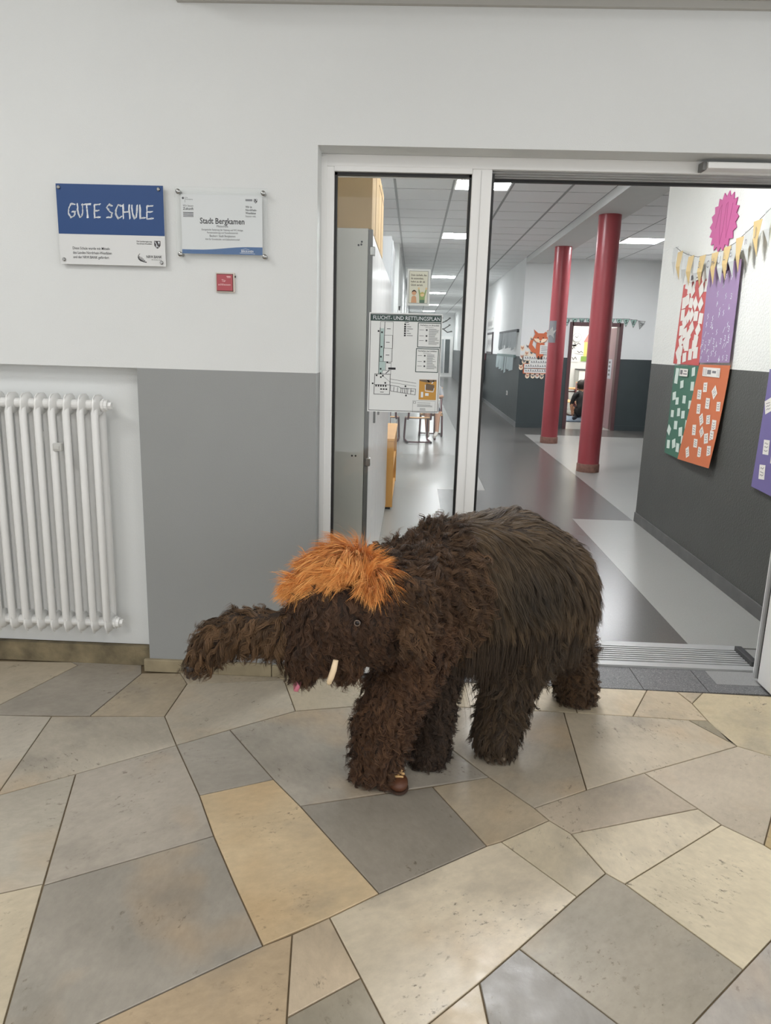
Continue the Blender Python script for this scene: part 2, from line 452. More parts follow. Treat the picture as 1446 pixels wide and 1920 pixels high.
# dark granite strip in front of the threshold, four tiles, one lighter inlay
GRAN = speckle_mat('granite', (112, 112, 113), (78, 78, 81), (186, 184, 178), .4, 130, .7)
GRANL = speckle_mat('granite_light', (150, 150, 148), (110, 110, 110), (190, 188, 182), .4, 220, .5)
xs = [(OX0, .52), (.523, 1.105), (1.108, 1.40), (1.403, OX1)]
for i, (x0, x1) in enumerate(xs):
    b = MB(); b.box((x0, .014, -.03), (x1, .25, .001)); obj('granite_tile', b, GRAN, floor)
b = MB(); b.box((1.47, .10, 0), (1.70, .249, .0022)); obj('granite_inlay', b, GRANL, floor)

# ------------------------------------------------------------------ door unit
FY = .13                                              # front of the frame
door = thing('door_1', (.6, .2, 0), None, None, kind='structure')
GX0, GX1, GT = -.353, .215, 2.197
DX0, DT = .297, 2.202
b = MB(); b.box((OX0, FY, 0), (GX0, .25, 2.2152), .004); obj('frame_post', b, FRAME, door)
b = MB(); b.box((OX0, FY-.006, .05), (OX0+.022, FY+.03, 2.25)); obj('cover_strip', b, FRAME, door)
b = MB(); b.box((GX1, FY, 0), (DX0, .25, 2.2152), .004); obj('mullion', b, FRAME, door)
b = MB(); b.box((.252, FY-.003, .02), (.2535, FY+.02, 2.21)); obj('mullion_joint', b, mat('joint_grey', (205, 205, 203), .6), door)
b = MB(); b.box((OX0, FY, 2.215), (OX1, .25, OZ), .003); b.box((GX0, FY+.001, GT), (GX1, .25, 2.222)); obj('header', b, FRAME, door)
b = MB()
for k in range(4): b.box((DX0, FY+.012+.03*k, 2.2165-.0035*(k+1)), (OX1, .27, 2.2195-.0035*k), .001)
obj('header_step', b, [ALU], door)
b = MB(); b.box((DX0, .245, 2.193), (OX1, .27, 2.204)); obj('header_seal', b, RUBBER, door)
b = MB(); b.box((1.70, FY, 0), (OX1, .25, 2.2152), .004); obj('frame_post', b, FRAME, door)
b = MB(); b.box((GX0-.02, .04, .001), (GX1+.03, .25, .085), .004); obj('bottom_rail', b, FRAME, door)
b = MB(); b.box((GX0-.02, .034, .001), (GX1+.03, .0395, .012)); obj('bottom_seal', b, RUBBER, door)
g = .011
b = MB(); b.box((GX0, .15, .085), (GX0+g, .17, GT)); b.box((GX1-g, .15, .085), (GX1, .17, GT)); b.box((GX0, .15, GT-g), (GX1, .17, GT)); b.box((GX0, .15, .085), (GX1, .17, .085+g))
obj('gasket', b, RUBBER, door)
b = MB(); b.box((DX0, .15, .02), (DX0+.012, .26, DT)); obj('gasket', b, RUBBER, door)
b = MB(); b.box((GX0+.004, .172, .09), (GX1-.004, .180, GT-.004)); obj('glass_pane', b, GLASS, door)
b = MB(); b.box((1.14, .06, 2.222), (OX1-.02, FY, 2.246), .003); obj('closer_rail', b, FRAME, door)
b = MB(); b.box((1.125, .075, 2.218), (1.14, FY, 2.25), .002); obj('closer_cap', b, mat('cap_grey', (120, 120, 118), .5), door)
# threshold: flat plate with running ribs
b = MB(); b.box((-.2, .255, -.01), (OX1-.02, .56, .004)); obj('threshold_plate', b, ALU, door)
b = MB()
for k in range(7): b.box((-.2, .315+.026*k, .002), (1.735, .329+.026*k, .012))
b.box((-.2, .495, .002), (1.74, .555, .012)); b.box((-.2, .256, .002), (1.74, .305, .010))
obj('threshold_ribs', b, ALU, door)
b = MB(); b.box((-.2, .3155, .0045), (1.735, .494, .0055)); obj('threshold_groove', b, RUBBER, door)
b = MB(); b.box((1.715, .30, .003), (1.75, .50, .035), .003); obj('threshold_stop', b, mat('stop_dark', (60, 60, 60), .5), door)

# open door leaf, swung towards the foyer
leaf = thing('door_2', (1.70, .2, 0), None, None, kind='structure')
LX0, LX1 = 1.665, 1.72
b = MB(); b.box((LX0, -.82, .012), (LX1, -.70, 2.15), .004); obj('leaf_post', b, FRAME, leaf)
b = MB(); b.box((LX0, .01, .012), (LX1, .125, 2.15), .004); obj('leaf_post', b, FRAME, leaf)
b = MB(); b.box((LX0, -.70, 2.03), (LX1, .01, 2.15), .004); obj('leaf_rail', b, FRAME, leaf)
b = MB(); b.box((LX0, -.70, .012), (LX1, .01, .20), .004); obj('leaf_rail', b, FRAME, leaf)
b = MB(); b.box((1.69, -.70, .2), (1.696, .01, 2.03)); obj('glass_pane', b, GLASS, leaf)
b = MB(); b.box((1.672, .126, .02), (1.715, .142, 2.14)); obj('leaf_seal', b, RUBBER, leaf)
b = MB(); b.box((1.66, .143, .02), (1.70, .16, 2.14)); obj('leaf_edge', b, ALU, leaf)
b = MB(); b.tube([(1.64, -.74, 1.0), (1.60, -.74, 1.0), (1.60, -.60, 1.0)], .010, 10); obj('door_handle', b, STEEL, leaf, smooth=True)

# ------------------------------------------------------------------ radiator
RADW = mat('radiator_enamel', (234, 234, 232), .28, bump=.03, bscale=40)
rad = thing('radiator', (-2.0, 0, 0), 'white steel column radiator hanging in the wall niche below the blue sign', 'radiator')
RX, RP, RZ0, RZ1 = -1.338, .0617, .19, 1.262
sec = None
for i in range(18):
    x = RX - i*RP
    if sec is None:
        b = MB()
        for y, zr in ((-.052, 0), (.026, 0)):
            pts = [(x, y+.012*(1 if y < 0 else -1), RZ0+.035), (x, y, RZ0+.075), (x, y, RZ1-.075), (x, y+.012*(1 if y < 0 else -1), RZ1-.035)]
            b.tube(pts, [.010, .0165, .0165, .010], 12, flat=.95)
        # pressed heads with a thin welded seam running round the section
        for z, sgn in ((RZ1-.045, 1), (RZ0+.045, -1)):
            b.ball((x, -.013, z), (.017, .058, .044), 14, 10)
        pr = [(-.0685, RZ0+.05), (-.062, RZ0+.012), (-.045, RZ0-.002), (-.03, RZ0+.006), (0, RZ0+.006), (.02, RZ0-.002), (.036, RZ0+.012), (.0425, RZ0+.05),
              (.0425, RZ1-.05), (.034, RZ1-.012), (.015, RZ1), (-.042, RZ1), (-.060, RZ1-.012), (-.0685, RZ1-.05)]
        pin = [(-.062, RZ0+.06), (-.05, RZ0+.02), (-.03, RZ0+.02), (0, RZ0+.02), (.02, RZ0+.02), (.03, RZ0+.03), (.034, RZ0+.06), (.036, RZ0+.07),
               (.036, RZ1-.07), (.03, RZ1-.03), (.012, RZ1-.015), (-.038, RZ1-.015), (-.054, RZ1-.03), (-.062, RZ1-.06)]
        n = len(pr); vs = []
        for dx in (-.002, .002): vs += [(x+dx, p[0], p[1]) for p in pr]+[(x+dx, p[0], p[1]) for p in pin]
        fs = []
        for k in range(n):
            j = (k+1) % n
            fs += [(k, n+k, n+j, j), (2*n+k, 2*n+j, 3*n+j, 3*n+k), (k, j, 2*n+j, 2*n+k)]
        b.add(vs, fs)
        sec = sharp(obj('radiator_section', b, RADW, rad), 50)
    else:
        c = sec.copy(); COL.objects.link(c); c.location = (-i*RP, 0, 0); c.parent = rad
for z in (RZ1-.045, RZ0+.045):
    b = MB(); b.tube([(RX-17*RP-.02, -.013, z), (RX+.022, -.013, z)], .0215, 16); obj('header_pipe', b, RADW, rad, smooth=False)
    b = MB(); b.tube([(RX+.022, -.013, z), (RX+.030, -.013, z), (RX+.031, -.013, z), (RX+.045, -.013, z)], [.0285, .0285, .024, .024], 14)
    b.tube([(RX+.045, -.013, z), (RX+.060, -.013, z)], .016, 6); obj('end_plug', b, RADW, rad)
b = MB(); b.box((-1.519, -.074, 1.022), (-1.483, -.045, 1.056), .004); b.box((-1.513, -.078, 1.030), (-1.489, -.074, 1.048), .002)
obj('heat_meter', b, mat('meter_grey', (198, 198, 194), .4), rad)
for z in (.33, 1.05):
    b = MB(); b.box((-1.62, .03, z), (-1.60, .0745, z+.04)); obj('wall_bracket', b, RADW, rad)

# ------------------------------------------------------------------ signs on the foyer wall
BLUE = mat('sign_blue', (20, 66, 124), .4)
CHALK = mat('chalk_white', (232, 236, 240), .8)
def studs(fr, pts, parent, r=.009, c0=-.02, c1=.012):
    for x, y in pts:
        b = MB(); q = fr.p(x, y, c0); e = fr.p(x, y, c1); b.tube([q, e], r*.8, 14); b.tube([e, fr.p(x, y, c1+.005), fr.p(x, y, c1+.007)], [r, r, r*.7], 14)
        sharp(obj('stand_off_screw', b, STEEL, parent))

S1 = Fr((-1.4545, -.022, 1.7885), X_, Z_)             # lower left corner of the blue sign
SW, SH = .434, .3065
sg = thing('school_sign', (-1.2375, -.01, 1.7885), 'blue and white panel with chalk lettering GUTE SCHULE on the wall', 'sign')
b = MB(); b.rect(S1, 0, 0, SW, SH, -.004, 0); obj('panel', b, mat('sign_white', (222, 223, 222), .35), sg)
b = MB(); b.rect(S1, 0, .117, SW, SH, 0, .0008); obj('blue_field', b, BLUE, sg)
GL = {'G': [[(.9, .95), (.45, 1), (.1, .6), (.08, .25), (.35, 0), (.75, .12), (.88, .42), (.5, .42)]],
      'U': [[(.08, 1), (.1, .35), (.35, 0), (.68, .1), (.85, .5), (.88, 1)]],
      'T': [[(0, .92), (1, 1)], [(.52, .97), (.56, 0)]],
      'E': [[(.95, .98), (.15, .95), (.1, .02), (.9, .06)], [(.12, .5), (.78, .55)]],
      'S': [[(.9, .9), (.5, 1), (.15, .78), (.45, .55), (.85, .35), (.7, .06), (.1, .05)]],
      'C': [[(.95, .9), (.55, 1), (.15, .6), (.15, .25), (.45, 0), (.95, .15)]],
      'H': [[(.1, 1), (.06, 0)], [(.88, 1), (.86, 0)], [(.08, .45), (.9, .52)]],
      'L': [[(.15, 1), (.1, .03), (.9, .08)]]}
b = MB(); rr = random.Random(3)
lay = [('G', 0, .098), ('U', .108, .075), ('T', .17, .1), ('E', .297, .083), ('S', .435, .09), ('C', .54, .085), ('H', .632, .09), ('U', .738, .07), ('L', .822, .075), ('E', .9, .09)]
tx0, tw, ty0, th = .043, .354, .180, .052
for ch, px, pw in lay:
    for stq in GL[ch]:
        for rep in range(4):
            pts = []
            for (ax, ay), (bx, by) in zip(stq[:-1], stq[1:]):
                for k in range(3):
                    f = k/3; pts.append((ax+(bx-ax)*f, ay+(by-ay)*f))
            pts.append(stq[-1])
            j = .0017
            P = [(tx0+(px+u*pw)*tw+rr.uniform(-j, j)+.0022*(rep-1.5)*.5, ty0+v*th-.012*px*0+rr.uniform(-j, j)+.0018*(rep-1.5)*.5) for u, v in pts]
            b.line(S1, P, rr.uniform(.0020, .0034), .0008, .0012+.0001*rep)
obj('chalk_lettering', b, CHALK, sg, kind='stuff')
b = MB()
for k, s_ in enumerate(('Diese Schule wurde mit Mitteln', 'des Landes Nordrhein-Westfalen', 'und der NRW.BANK gefördert')):
    merge(b, text_mb(S1, s_, .0150, .053, .058-.0172*k, c=.0006, bold=.004, width=(.152, .160, .148)[k]))
obj('small_lettering', b, INK, sg, kind='stuff')
b = MB()
merge(b, text_mb(S1, 'Die Landesregierung', .0078, .318, .092, bold=.01, width=.062)); merge(b, text_mb(S1, 'Nordrhein-Westfalen', .0078, .318, .083, bold=.01, width=.062))
merge(b, text_mb(S1, 'NRW.BANK', .0150, .355, .031, bold=.012, width=.064)); merge(b, text_mb(S1, 'Wir fördern Ideen', .006, .376, .023, width=.043))
obj('small_lettering', b, INK, sg, kind='stuff')
def crest(fr, x, y, s_, parent):
    b = MB(); b.prism(fr, [(x, y+s_), (x, y+.4*s_), (x+.25*s_, y+.1*s_), (x+.42*s_, y), (x+.6*s_, y+.1*s_), (x+.84*s_, y+.4*s_), (x+.84*s_, y+s_)], 0, .0006)
    cr = obj('state_crest', b, mat('crest_dark', (70, 66, 68), .6), parent)
    b = MB(); b.line(fr, [(x+.1*s_, y+.9*s_), (x+.34*s_, y+.5*s_), (x+.25*s_, y+.3*s_)], .08*s_, .0006, .0009)
    b.prism(fr, [(x+.5*s_, y+.9*s_), (x+.76*s_, y+.9*s_), (x+.66*s_, y+.5*s_)], .0006, .0009); b.line(fr, [(x+.3*s_, y+.18*s_), (x+.42*s_, y+.38*s_), (x+.56*s_, y+.18*s_)], .07*s_, .0006, .0009)
    obj('crest_mark', b, CHALK, cr)
crest(S1, .390, .068, .030, sg)
b = MB()
for k, pts in enumerate([[(.329, .047), (.3235, .041), (.327, .035), (.339, .0315)], [(.3215, .0385), (.3245, .032), (.333, .028), (.344, .0262)], [(.321, .033), (.3265, .026), (.337, .0222), (.349, .0205)], [(.3235, .027), (.3315, .0202), (.343, .0165), (.355, .0148)]]):
    b.line(S1, pts, .0016+.0006*k, 0, .0006)
obj('bank_logo', b, INK, sg, kind='stuff')
studs(S1, [(.012, SH-.014), (SW-.018, SH-.014), (.016, .018), (SW-.016, .014)], sg, .007, -.022, 0)

# acrylic plaque
S2 = Fr((-.972, -.030, 1.823), X_, Z_); AW, AH = .371, .269
pl = thing('acrylic_plaque', (-.786, -.015, 1.823), 'clear acrylic plaque with the printed heading Stadt Bergkamen on steel stand-offs', 'sign')
b = MB(); b.rect(S2, 0, 0, AW, AH, -.005, 0); obj('acrylic_front', b, ACRYL, pl)
b = MB(); b.rect(S2, .022, .018, AW-.022, AH-.026, -.0085, -.0055); obj('printed_sheet', b, mat('print_white', (222, 224, 226), .4), pl)
S2i = S2.at(0, 0, -.0054)
wave = [(.022, .018), (AW-.022, .018)]+[(.022+(AW-.044)*(1-k/12), .034+.014*(.5-.5*math.cos(math.pi*max(0, min(1, (1-k/12-.2)/.65))))) for k in range(13)]
b = MB(); b.prism(S2i, wave, 0, .0002); obj('blue_wave', b, mat('print_blue', (16, 88, 148), .4), pl)
cx = AW/2+.002
b = MB(); merge(b, text_mb(S2i, 'Stadt Bergkamen', .031, cx, .134, 'CENTER', .022, .0002, .180)); obj('heading', b, INK, pl)
b = MB()
for s_, sz, y, wd in (('Pfalzschule', .011, .121, .046), ('Energetische Sanierung der Heizung und WC-Anlage,', .0095, .108, .168), ('Fenstersanierung und Fassadenanstrich', .0095, .097, .125),
                      ('Bauherr: Stadt Bergkamen', .0115, .084, .104), ('Amt für Grundstücks- und Gebäudewirtschaft', .0095, .072, .140)):
    merge(b, text_mb(S2i, s_, sz, cx, y, 'CENTER', .008, .0002, wd))
merge(b, text_mb(S2i, 'Wir bauen', .0115, .030, .196, c=.0002, width=.042)); merge(b, text_mb(S2i, 'Zukunft', .0135, .030, .184, bold=.02, c=.0002, width=.043))
for k in range(4): b.rect(S2i, .030, .173-.005*k, .072, .1755-.005*k, 0, .0002)
for k, s_ in enumerate(('Wir in', 'Nordrhein-', 'Westfalen', 'bauen mit.')):
    merge(b, text_mb(S2i, s_, .0115, .282, .196-.0115*k, bold=.02 if k < 3 else 0, c=.0002, width=(.026, .045, .042, .042)[k]))
merge(b, text_mb(S2i, 'Die', .006, .042, .228, c=.0002)); merge(b, text_mb(S2i, 'Bundesregierung', .006, .042, .222, c=.0002, width=.028)); b.rect(S2i, .0385, .212, .0395, .232, 0, .0002); b.disc(S2i, .031, .228, .0045, 0, .0002, 8)
for k in range(2): b.rect(S2i, .282, .222+.004*k, .310, .2245+.004*k, 0, .0002)
obj('small_lettering', b, INK, pl, kind='stuff')
crest(S2i, .316, .214, .016, pl)
b = MB(); merge(b, text_mb(S2i, 'BERGKAMEN', .012, .262, .027, c=.0006, bold=.01, width=.05, italic=.15)); b.line(S2i, [(.257, .025), (.27, .0235), (.30, .024), (.318, .0225)], .0012, .0003, .0006); b.line(S2i, [(.262, .037), (.28, .041), (.295, .038)], .001, .0003, .0006)
obj('town_logo', b, CHALK, pl)
studs(S2, [(.014, AH-.018), (AW-.016, AH-.018), (.016, .014), (AW-.012, .012)], pl, .0095, -.030, 0)

# red push button plate
S3 = Fr((-.8195, -.012, 1.694), X_, Z_)
bt = thing('door_button', (-.781, -.006, 1.694), 'small square red wall button marked Tür schliessen under the acrylic plaque', 'button')
b = MB(); b.box((-.8195, -.012, 1.694), (-.7415, 0, 1.772), .003); obj('housing', b, mat('housing_cream', (214, 204, 194), .4), bt)
b = MB(); b.rect(S3, .004, .004, .072, .073, 0, .0008); obj('dark_gap', b, mat('gap_brown', (86, 70, 62), .6), bt)
b = MB(); b.rect(S3, .0058, .0065, .070, .0705, 0, .004); obj('push_plate', b, mat('button_red', (176, 76, 84), .4), bt)
b = MB(); merge(b, text_mb(S3, 'Tür', .0145, .034, .041, 'CENTER', .01, .0044, .017)); merge(b, text_mb(S3, 'schliessen', .0115, .037, .027, 'CENTER', .01, .0044, .051))
b.rect(S3, .046, .061, .063, .064, .004, .0044); b.rect(S3, .048, .0575, .063, .0595, .004, .0044); obj('lettering', b, mat('button_print', (236, 196, 196), .6), bt)
b = MB(); b.tube([(-.7415, -.006, 1.757), (-.7385, -.006, 1.757)], .004, 10); obj('key_switch', b, INK, bt)

# ------------------------------------------------------------------ corridor shell
CH = 3.19
VL = speckle_mat('vinyl_light', (150, 149, 145), (128, 127, 124), (178, 176, 171), .25, 200, .28)
VD = speckle_mat('vinyl_dark', (92, 90, 87), (70, 68, 66), (126, 122, 116), .25, 200, .3)
b = MB(); b.box((-.7, .3, -.1), (4.7, 36, -.006)); b.box((2.06, 11.5, -.1), (6.5, 17, -.006)); fc = struct('floor_corridor', b, VL)
for (x0, y0, x1, y1, m_) in [(.31, .56, 1.51, 3.5, VD), (.31, 3.5, 2.06, 4.73, VD), (.83, 4.73, 2.06, 10.3, VD), (.83, 10.3, 4.6, 11.5, VD), (.83, 11.5, 2.06, 36, VD),
                             (-.68, .56, .31, 4.73, VL), (-.68, 4.73, .83, 36, VL), (1.51, .56, 2.076, 3.5, VL), (2.06, 3.5, 4.6, 10.3, VL), (2.06, 11.5, 6.4, 17, VL)]:
    b = MB(); b.box((x0+.0008, y0+.0008, -.006), (x1-.0008, y1-.0008, 0)); obj('vinyl_sheet', b, m_, fc)
PDZ = 1.412
b = MB(); b.box((PWX, .3, PDZ), (4.6, 3.5, 3.35)); struct('wall_posters', b, ROUGHW)
b = MB(); b.box((PWX, .3, 0), (4.6, 3.5, PDZ)); struct('wall_posters_dado', b, DARK)
b = MB(); b.box((PWX-.012, .6, 0), (PWX, 3.5, .085), .002); struct('baseboard_posters', b, mat('baseboard_grey', (92, 92, 90), .5, var=.2, vscale=8))
b = MB(); b.box((4.6, 3.5, 1.37), (4.75, 11.65, 3.35)); struct('wall_right', b, WHITE)
b = MB(); b.box((4.6, 3.5, 0), (4.75, 11.65, 1.37)); struct('wall_right_dado', b, DARKG)
CDX0, CDX1, CDZ = 3.02, 3.93, 1.99
def wall_with_door(z0, z1):
    b = MB(); b.box((2.06, BWY, z0), (CDX0, BWY+.15, z1)); b.box((CDX1, BWY, z0), (4.6, BWY+.15, z1))
    if z1 > CDZ: b.box((CDX0, BWY, CDZ), (CDX1, BWY+.15, z1))
    return b
struct('wall_back', wall_with_door(1.37, 3.35), WHITE)
struct('wall_back_dado', wall_with_door(0, 1.37), DARKG)
b = MB(); b.box((2.06, BWY-.012, 0), (CDX0-.06, BWY, .10)); b.box((CDX1+.06, BWY-.012, 0), (4.6, BWY, .10)); struct('baseboard_back', b, DARKG)
b = MB(); b.box((2.06, BWY+.15, 1.37), (2.2, 36, 3.35)); struct('wall_corridor', b, WHITE)
b = MB(); b.box((2.06, BWY+.15, 0), (2.2, 36, 1.37)); struct('wall_corridor_dado', b, DARKG)
b = MB(); b.box((2.045, BWY, 0), (2.06, 20, .10)); struct('baseboard_corridor', b, mat('baseboard_light', (120, 122, 122), .5))
b = MB(); b.box((-.8, .3, 0), (-.68, 10, 3.35)); struct('wall_locker', b, WHITE)
# left wall with windows
wins = [(10.65, 13.6), (14.2, 17.4), (18.2, 21.6), (22.5, 26), (27, 31)]
b = MB(); b.box((-.9, 10, 0), (-.3, 36, .85)); b.box((-.9, 10, 2.2), (-.3, 36, 3.35)); y = 10.
for a, c in wins+[(36, 36)]:
    b.box((-.9, y, .85), (-.3, a, 2.2)); y = c
struct('wall_window', b, WHITE)
for i, (a, c) in enumerate(wins):
    wt = thing('window_%d' % (i+1), (-.33, (a+c)/2, .85), None, None, kind='structure')
    b = MB(); b.box((-.40, a, .85), (-.27, a+.06, 2.2)); b.box((-.40, c-.06, .85), (-.27, c, 2.2)); b.box((-.40, a, 2.13), (-.27, c, 2.2)); b.box((-.40, a, .85), (-.27, c, .91)); b.box((-.38, (a+c)/2-.03, .9), (-.30, (a+c)/2+.03, 2.14))
    obj('window_frame', b, FRAME, wt)
    b = MB(); b.box((-.345, a+.06, .91), (-.34, c-.06, 2.13)); obj('pane', b, GLASS, wt)
b = MB(); b.box((-.9, 36, 0), (2.3, 36.1, 3.35)); struct('wall_end', b, WHITE)
d3 = thing('door_3', (1.65, 35.95, 0), None, None, kind='structure')
b = MB(); b.box((1.30, 35.94, 0), (2.02, 36, 2.05)); obj('door_frame', b, FRAME, d3)
b = MB(); b.box((1.62, 35.92, .2), (1.86, 35.94, 1.9)); obj('pane', b, mat('dark_pane', (62, 74, 76), .2), d3)
b = MB(); b.box((1.36, 35.92, .2), (1.56, 35.94, 1.9)); obj('side_panel', b, mat('grey_panel', (178, 182, 184), .5), d3)

# ceiling with laid-in tiles
X0, TS, Y0 = -.26, .622, .55
b = MB(); b.box((-.9, .3, CH+.004), (4.75, 36, CH+.08)); ceil = struct('ceiling_corridor', b, mat('ceiling_gap', (120, 122, 122), .8))
lamps = [(1.175, 'corridor ceiling lamp just behind the glass door, first of the row'), (4.925, 'square corridor ceiling lamp cut by the mullion, second of the row'),
         (8.675, 'square corridor ceiling lamp behind the side pane, third of the row'), (15.55, 'square corridor ceiling lamp right beside the smile poster, fourth of the row'),
         (21.175, 'small far corridor ceiling lamp beside the smile poster, fifth of the row'), (28.05, 'tiny far corridor ceiling lamp just under the smile poster, sixth of the row'),
         (33.675, 'farthest tiny corridor ceiling lamp just above the escape plan, seventh of the row')]
lampY = [y for y, _ in lamps]
cols = [(-.68, X0), (X0, X0+TS), (X0+TS, X0+2*TS), (X0+2*TS, X0+3*TS), (X0+3*TS, 2.07)]
far = MB(); proto = {}
for r_ in range(57):
    y = Y0+r_*.625
    for ci, (xa, xb) in enumerate(cols):
        if ci == 2 and any(abs(y-q) < .05 for q in lampY): continue
        if y > 17.4:
            far.box((xa+.012, y+.013, CH), (xb-.012, y+.612, CH+.004)); continue
        if ci not in proto:
            bb = MB(); bb.box((xa+.012, Y0+.013, CH), (xb-.012, Y0+.612, CH+.004)); proto[ci] = obj('ceiling_tile', bb, CEILW, ceil); proto[ci].location.y = y-Y0
        else:
            c = proto[ci].copy(); COL.objects.link(c); c.location.y = y-Y0
o = obj('ceiling_tiles_far', far, CEILW, ceil, kind='stuff')
b = MB(); b.box((-.9, .3, CH), (2.07, Y0+.004, CH+.012)); obj('ceiling_edge', b, CEILW, ceil)
rcols = [(2.51, 3.165), (3.165, 3.79), (3.79, 4.6)]; pr2 = {}
for r_ in range(13):
    y = 3.73+r_*.625
    for ci, (xa, xb) in enumerate(rcols):
        if ci == 1 and r_ == 8: continue
        if ci not in pr2:
            bb = MB(); bb.box((xa+.01, 3.743, CH), (xb-.01, 4.342, CH+.004)); pr2[ci] = obj('ceiling_tile', bb, CEILW, ceil)
        else:
            c = pr2[ci].copy(); COL.objects.link(c); c.location.y = y-3.73
for x in (X0, X0+TS, X0+2*TS, X0+3*TS):
    b = MB(); b.box((x-.013, .56, CH-.003), (x+.013, 36, CH+.013)); obj('ceiling_rail', b, GRID, ceil)
b = MB(); b.box((2.07, .3, 3.09), (2.51, 11.5, 3.35)); struct('trim_2', b, mat('beam_paint', (206, 207, 205), .75, var=.02))
def ceiling_lamp(x, y, s_, lab, grp):
    t = thing('ceiling_lamp', (x+s_/2, y+.3125, CH-.004), lab, 'lamp', grp)
    b = MB(); b.box((x+.01, y+.006, CH-.004), (x+s_-.01, y+.03, CH+.012)); b.box((x+.01, y+.595, CH-.004), (x+s_-.01, y+.619, CH+.012)); b.box((x+.01, y+.03, CH-.004), (x+.03, y+.595, CH+.012)); b.box((x+s_-.03, y+.03, CH-.004), (x+s_-.01, y+.595, CH+.012))
    obj('lamp_frame', b, FRAME, t)
    b = MB(); b.box((x+.03, y+.03, CH-.002), (x+s_-.03, y+.595, CH+.010)); obj('diffuser', b, LAMP, t)
for y, lab in lamps: ceiling_lamp(X0+TS, y, TS, lab, 'corridor ceiling lamps')
ceiling_lamp(3.165, 8.73, .625, 'square ceiling lamp of the side bay, right of the near red pillar', 'corridor ceiling lamps')

# pillars
RED = mat('pillar_red', (158, 70, 76), .3, var=.06, vscale=3, bump=.12, bscale=25)
SOCK = mat('pillar_socket', (128, 92, 80), .7, var=.3, vscale=20)
for x, y, lab in [(2.286, 6.30, 'glossy red round pillar, the nearer and thicker one'), (2.30, 9.17, 'glossy red round pillar, the farther one with a grey sheet taped on')]:
    t = thing('pillar', (x, y, 0), lab, 'pillar', 'red pillars under the beam')
    b = MB(); b.tube([(x, y, .10), (x, y, 3.09)], .134, 40); sharp(obj('shaft', b, RED, t))
    b = MB(); b.tube([(x, y, 0), (x, y, .095), (x, y, .105)], [.143, .143, .136], 40); sharp(obj('socket', b, SOCK, t))
# grey sheet on the far pillar, curved round the shaft
b = MB(); vs = []; fs = []
for k in range(7):
    a = math.radians(188+k*10.5)
    for z in (1.62, 1.96): vs.append((2.30+.136*math.cos(a), 9.17+.136*math.sin(a), z))
for k in range(6): fs.append((2*k, 2*k+2, 2*k+3, 2*k+1))
b.add(vs, fs)
sheet = obj('pillar_sheet', b, mat('sheet_grey', (128, 128, 132), .7), label='grey paper sheet with a pale bird wrapped around the far red pillar', cat='paper')
sheet.modifiers.new('thickness', 'SOLIDIFY').thickness = -.0015
fr_ = Fr((2.30-.13, 9.17-.14, 1.70), X_, Z_)
b = MB(); b.prism(fr_, [(-.09, .09), (-.02, .1), (.03, .17), (.04, .10), (.09, .12), (.05, .05), (.06, -.02), (.0, .04), (-.06, .01), (-.03, .06)], 0, .002)
obj('bird_shape', b, PAPER, sheet)

# ------------------------------------------------------------------ posters
def pwp(x, y):                       # photo pixel -> coordinates on the poster wall
    q = on_x(x, y, PWX-.005); return (-q.y, q.z)
NOTE = mat('note_paper', (228, 224, 216), .7)
NOTEM = mat('note_mint', (206, 220, 210), .7)
def poster(name, quad, colr, lab, rough=.6, lift=.012, bow=.02, bottom_rot=0.):
    """sheet of card hung a little off the wall; quad = tl,tr,br,bl in wall coordinates"""
    t = thing(name, PW.p(sum(q[0] for q in quad)/4, min(q[1] for q in quad), .004), lab, 'poster', 'coloured posters on the wall')
    b = MB(); nu, nv = 6, 10; vs = []
    for j in range(nv+1):
        for i in range(nu+1):
            u, v = i/nu, j/nv
            tp = [quad[0][k]*(1-u)+quad[1][k]*u for k in (0, 1)]; bt_ = [quad[3][k]*(1-u)+quad[2][k]*u for k in (0, 1)]
            p = [tp[k]*(1-v)+bt_[k]*v for k in (0, 1)]
            c = lift+bow*v*v*(.4+.6*u)
            vs.append(PW.p(p[0], p[1], c))
    n = len(vs); fs = [(j*(nu+1)+i, (j+1)*(nu+1)+i, (j+1)*(nu+1)+i+1, j*(nu+1)+i+1) for j in range(nv) for i in range(nu)]
    b.add(vs, fs)
    o = obj('card', b, mat(name+'_card', colr, rough), t)
    md = o.modifiers.new('thickness', 'SOLIDIFY'); md.thickness = .0016; md.offset = 0
    def off(p):
        # offset of the card under a wall point
        zt = (quad[0][1]+quad[1][1])/2; zb = (quad[2][1]+quad[3][1])/2; v = max(0, min(1, (zt-p[1])/(zt-zb)))
        x0_ = quad[0][0]*(1-v)+quad[3][0]*v; x1_ = quad[1][0]*(1-v)+quad[2][0]*v; u = max(0, min(1, (p[0]-x0_)/(x1_-x0_)))
        return lift+bow*v*v*(.4+.6*u)
    return t, off
def notes(t, off, items, conv, m_, scribble=None, size=(.062, .07), seed=1):
    rr = random.Random(seed)
    for k, (x, y, ang) in enumerate(items):
        p = conv(x, y); c = off(p)+.0022+.0004*(k % 4)
        f = PW.at(p[0], p[1], c).rot(math.radians(ang)+rr.uniform(-.05, .05))
        w_, h = size[0]*rr.uniform(.88, 1.1), size[1]*rr.uniform(.88, 1.1)
        b = MB(); b.rect(f, -w_/2, -h/2, w_/2, h/2, 0, .0006); o = obj('note_card', b, m_, t)
        if scribble:
            b = MB()
            for q in range(3):
                yy = h*(.26-.24*q); b.line(f, [(-w_*.3, yy), (-w_*.1, yy+rr.uniform(-.006, .006)), (w_*.05, yy-.004), (w_*.28, yy+rr.uniform(-.008, .008))], .0035, .0006, .001)
            obj('scribble', b, scribble, o)
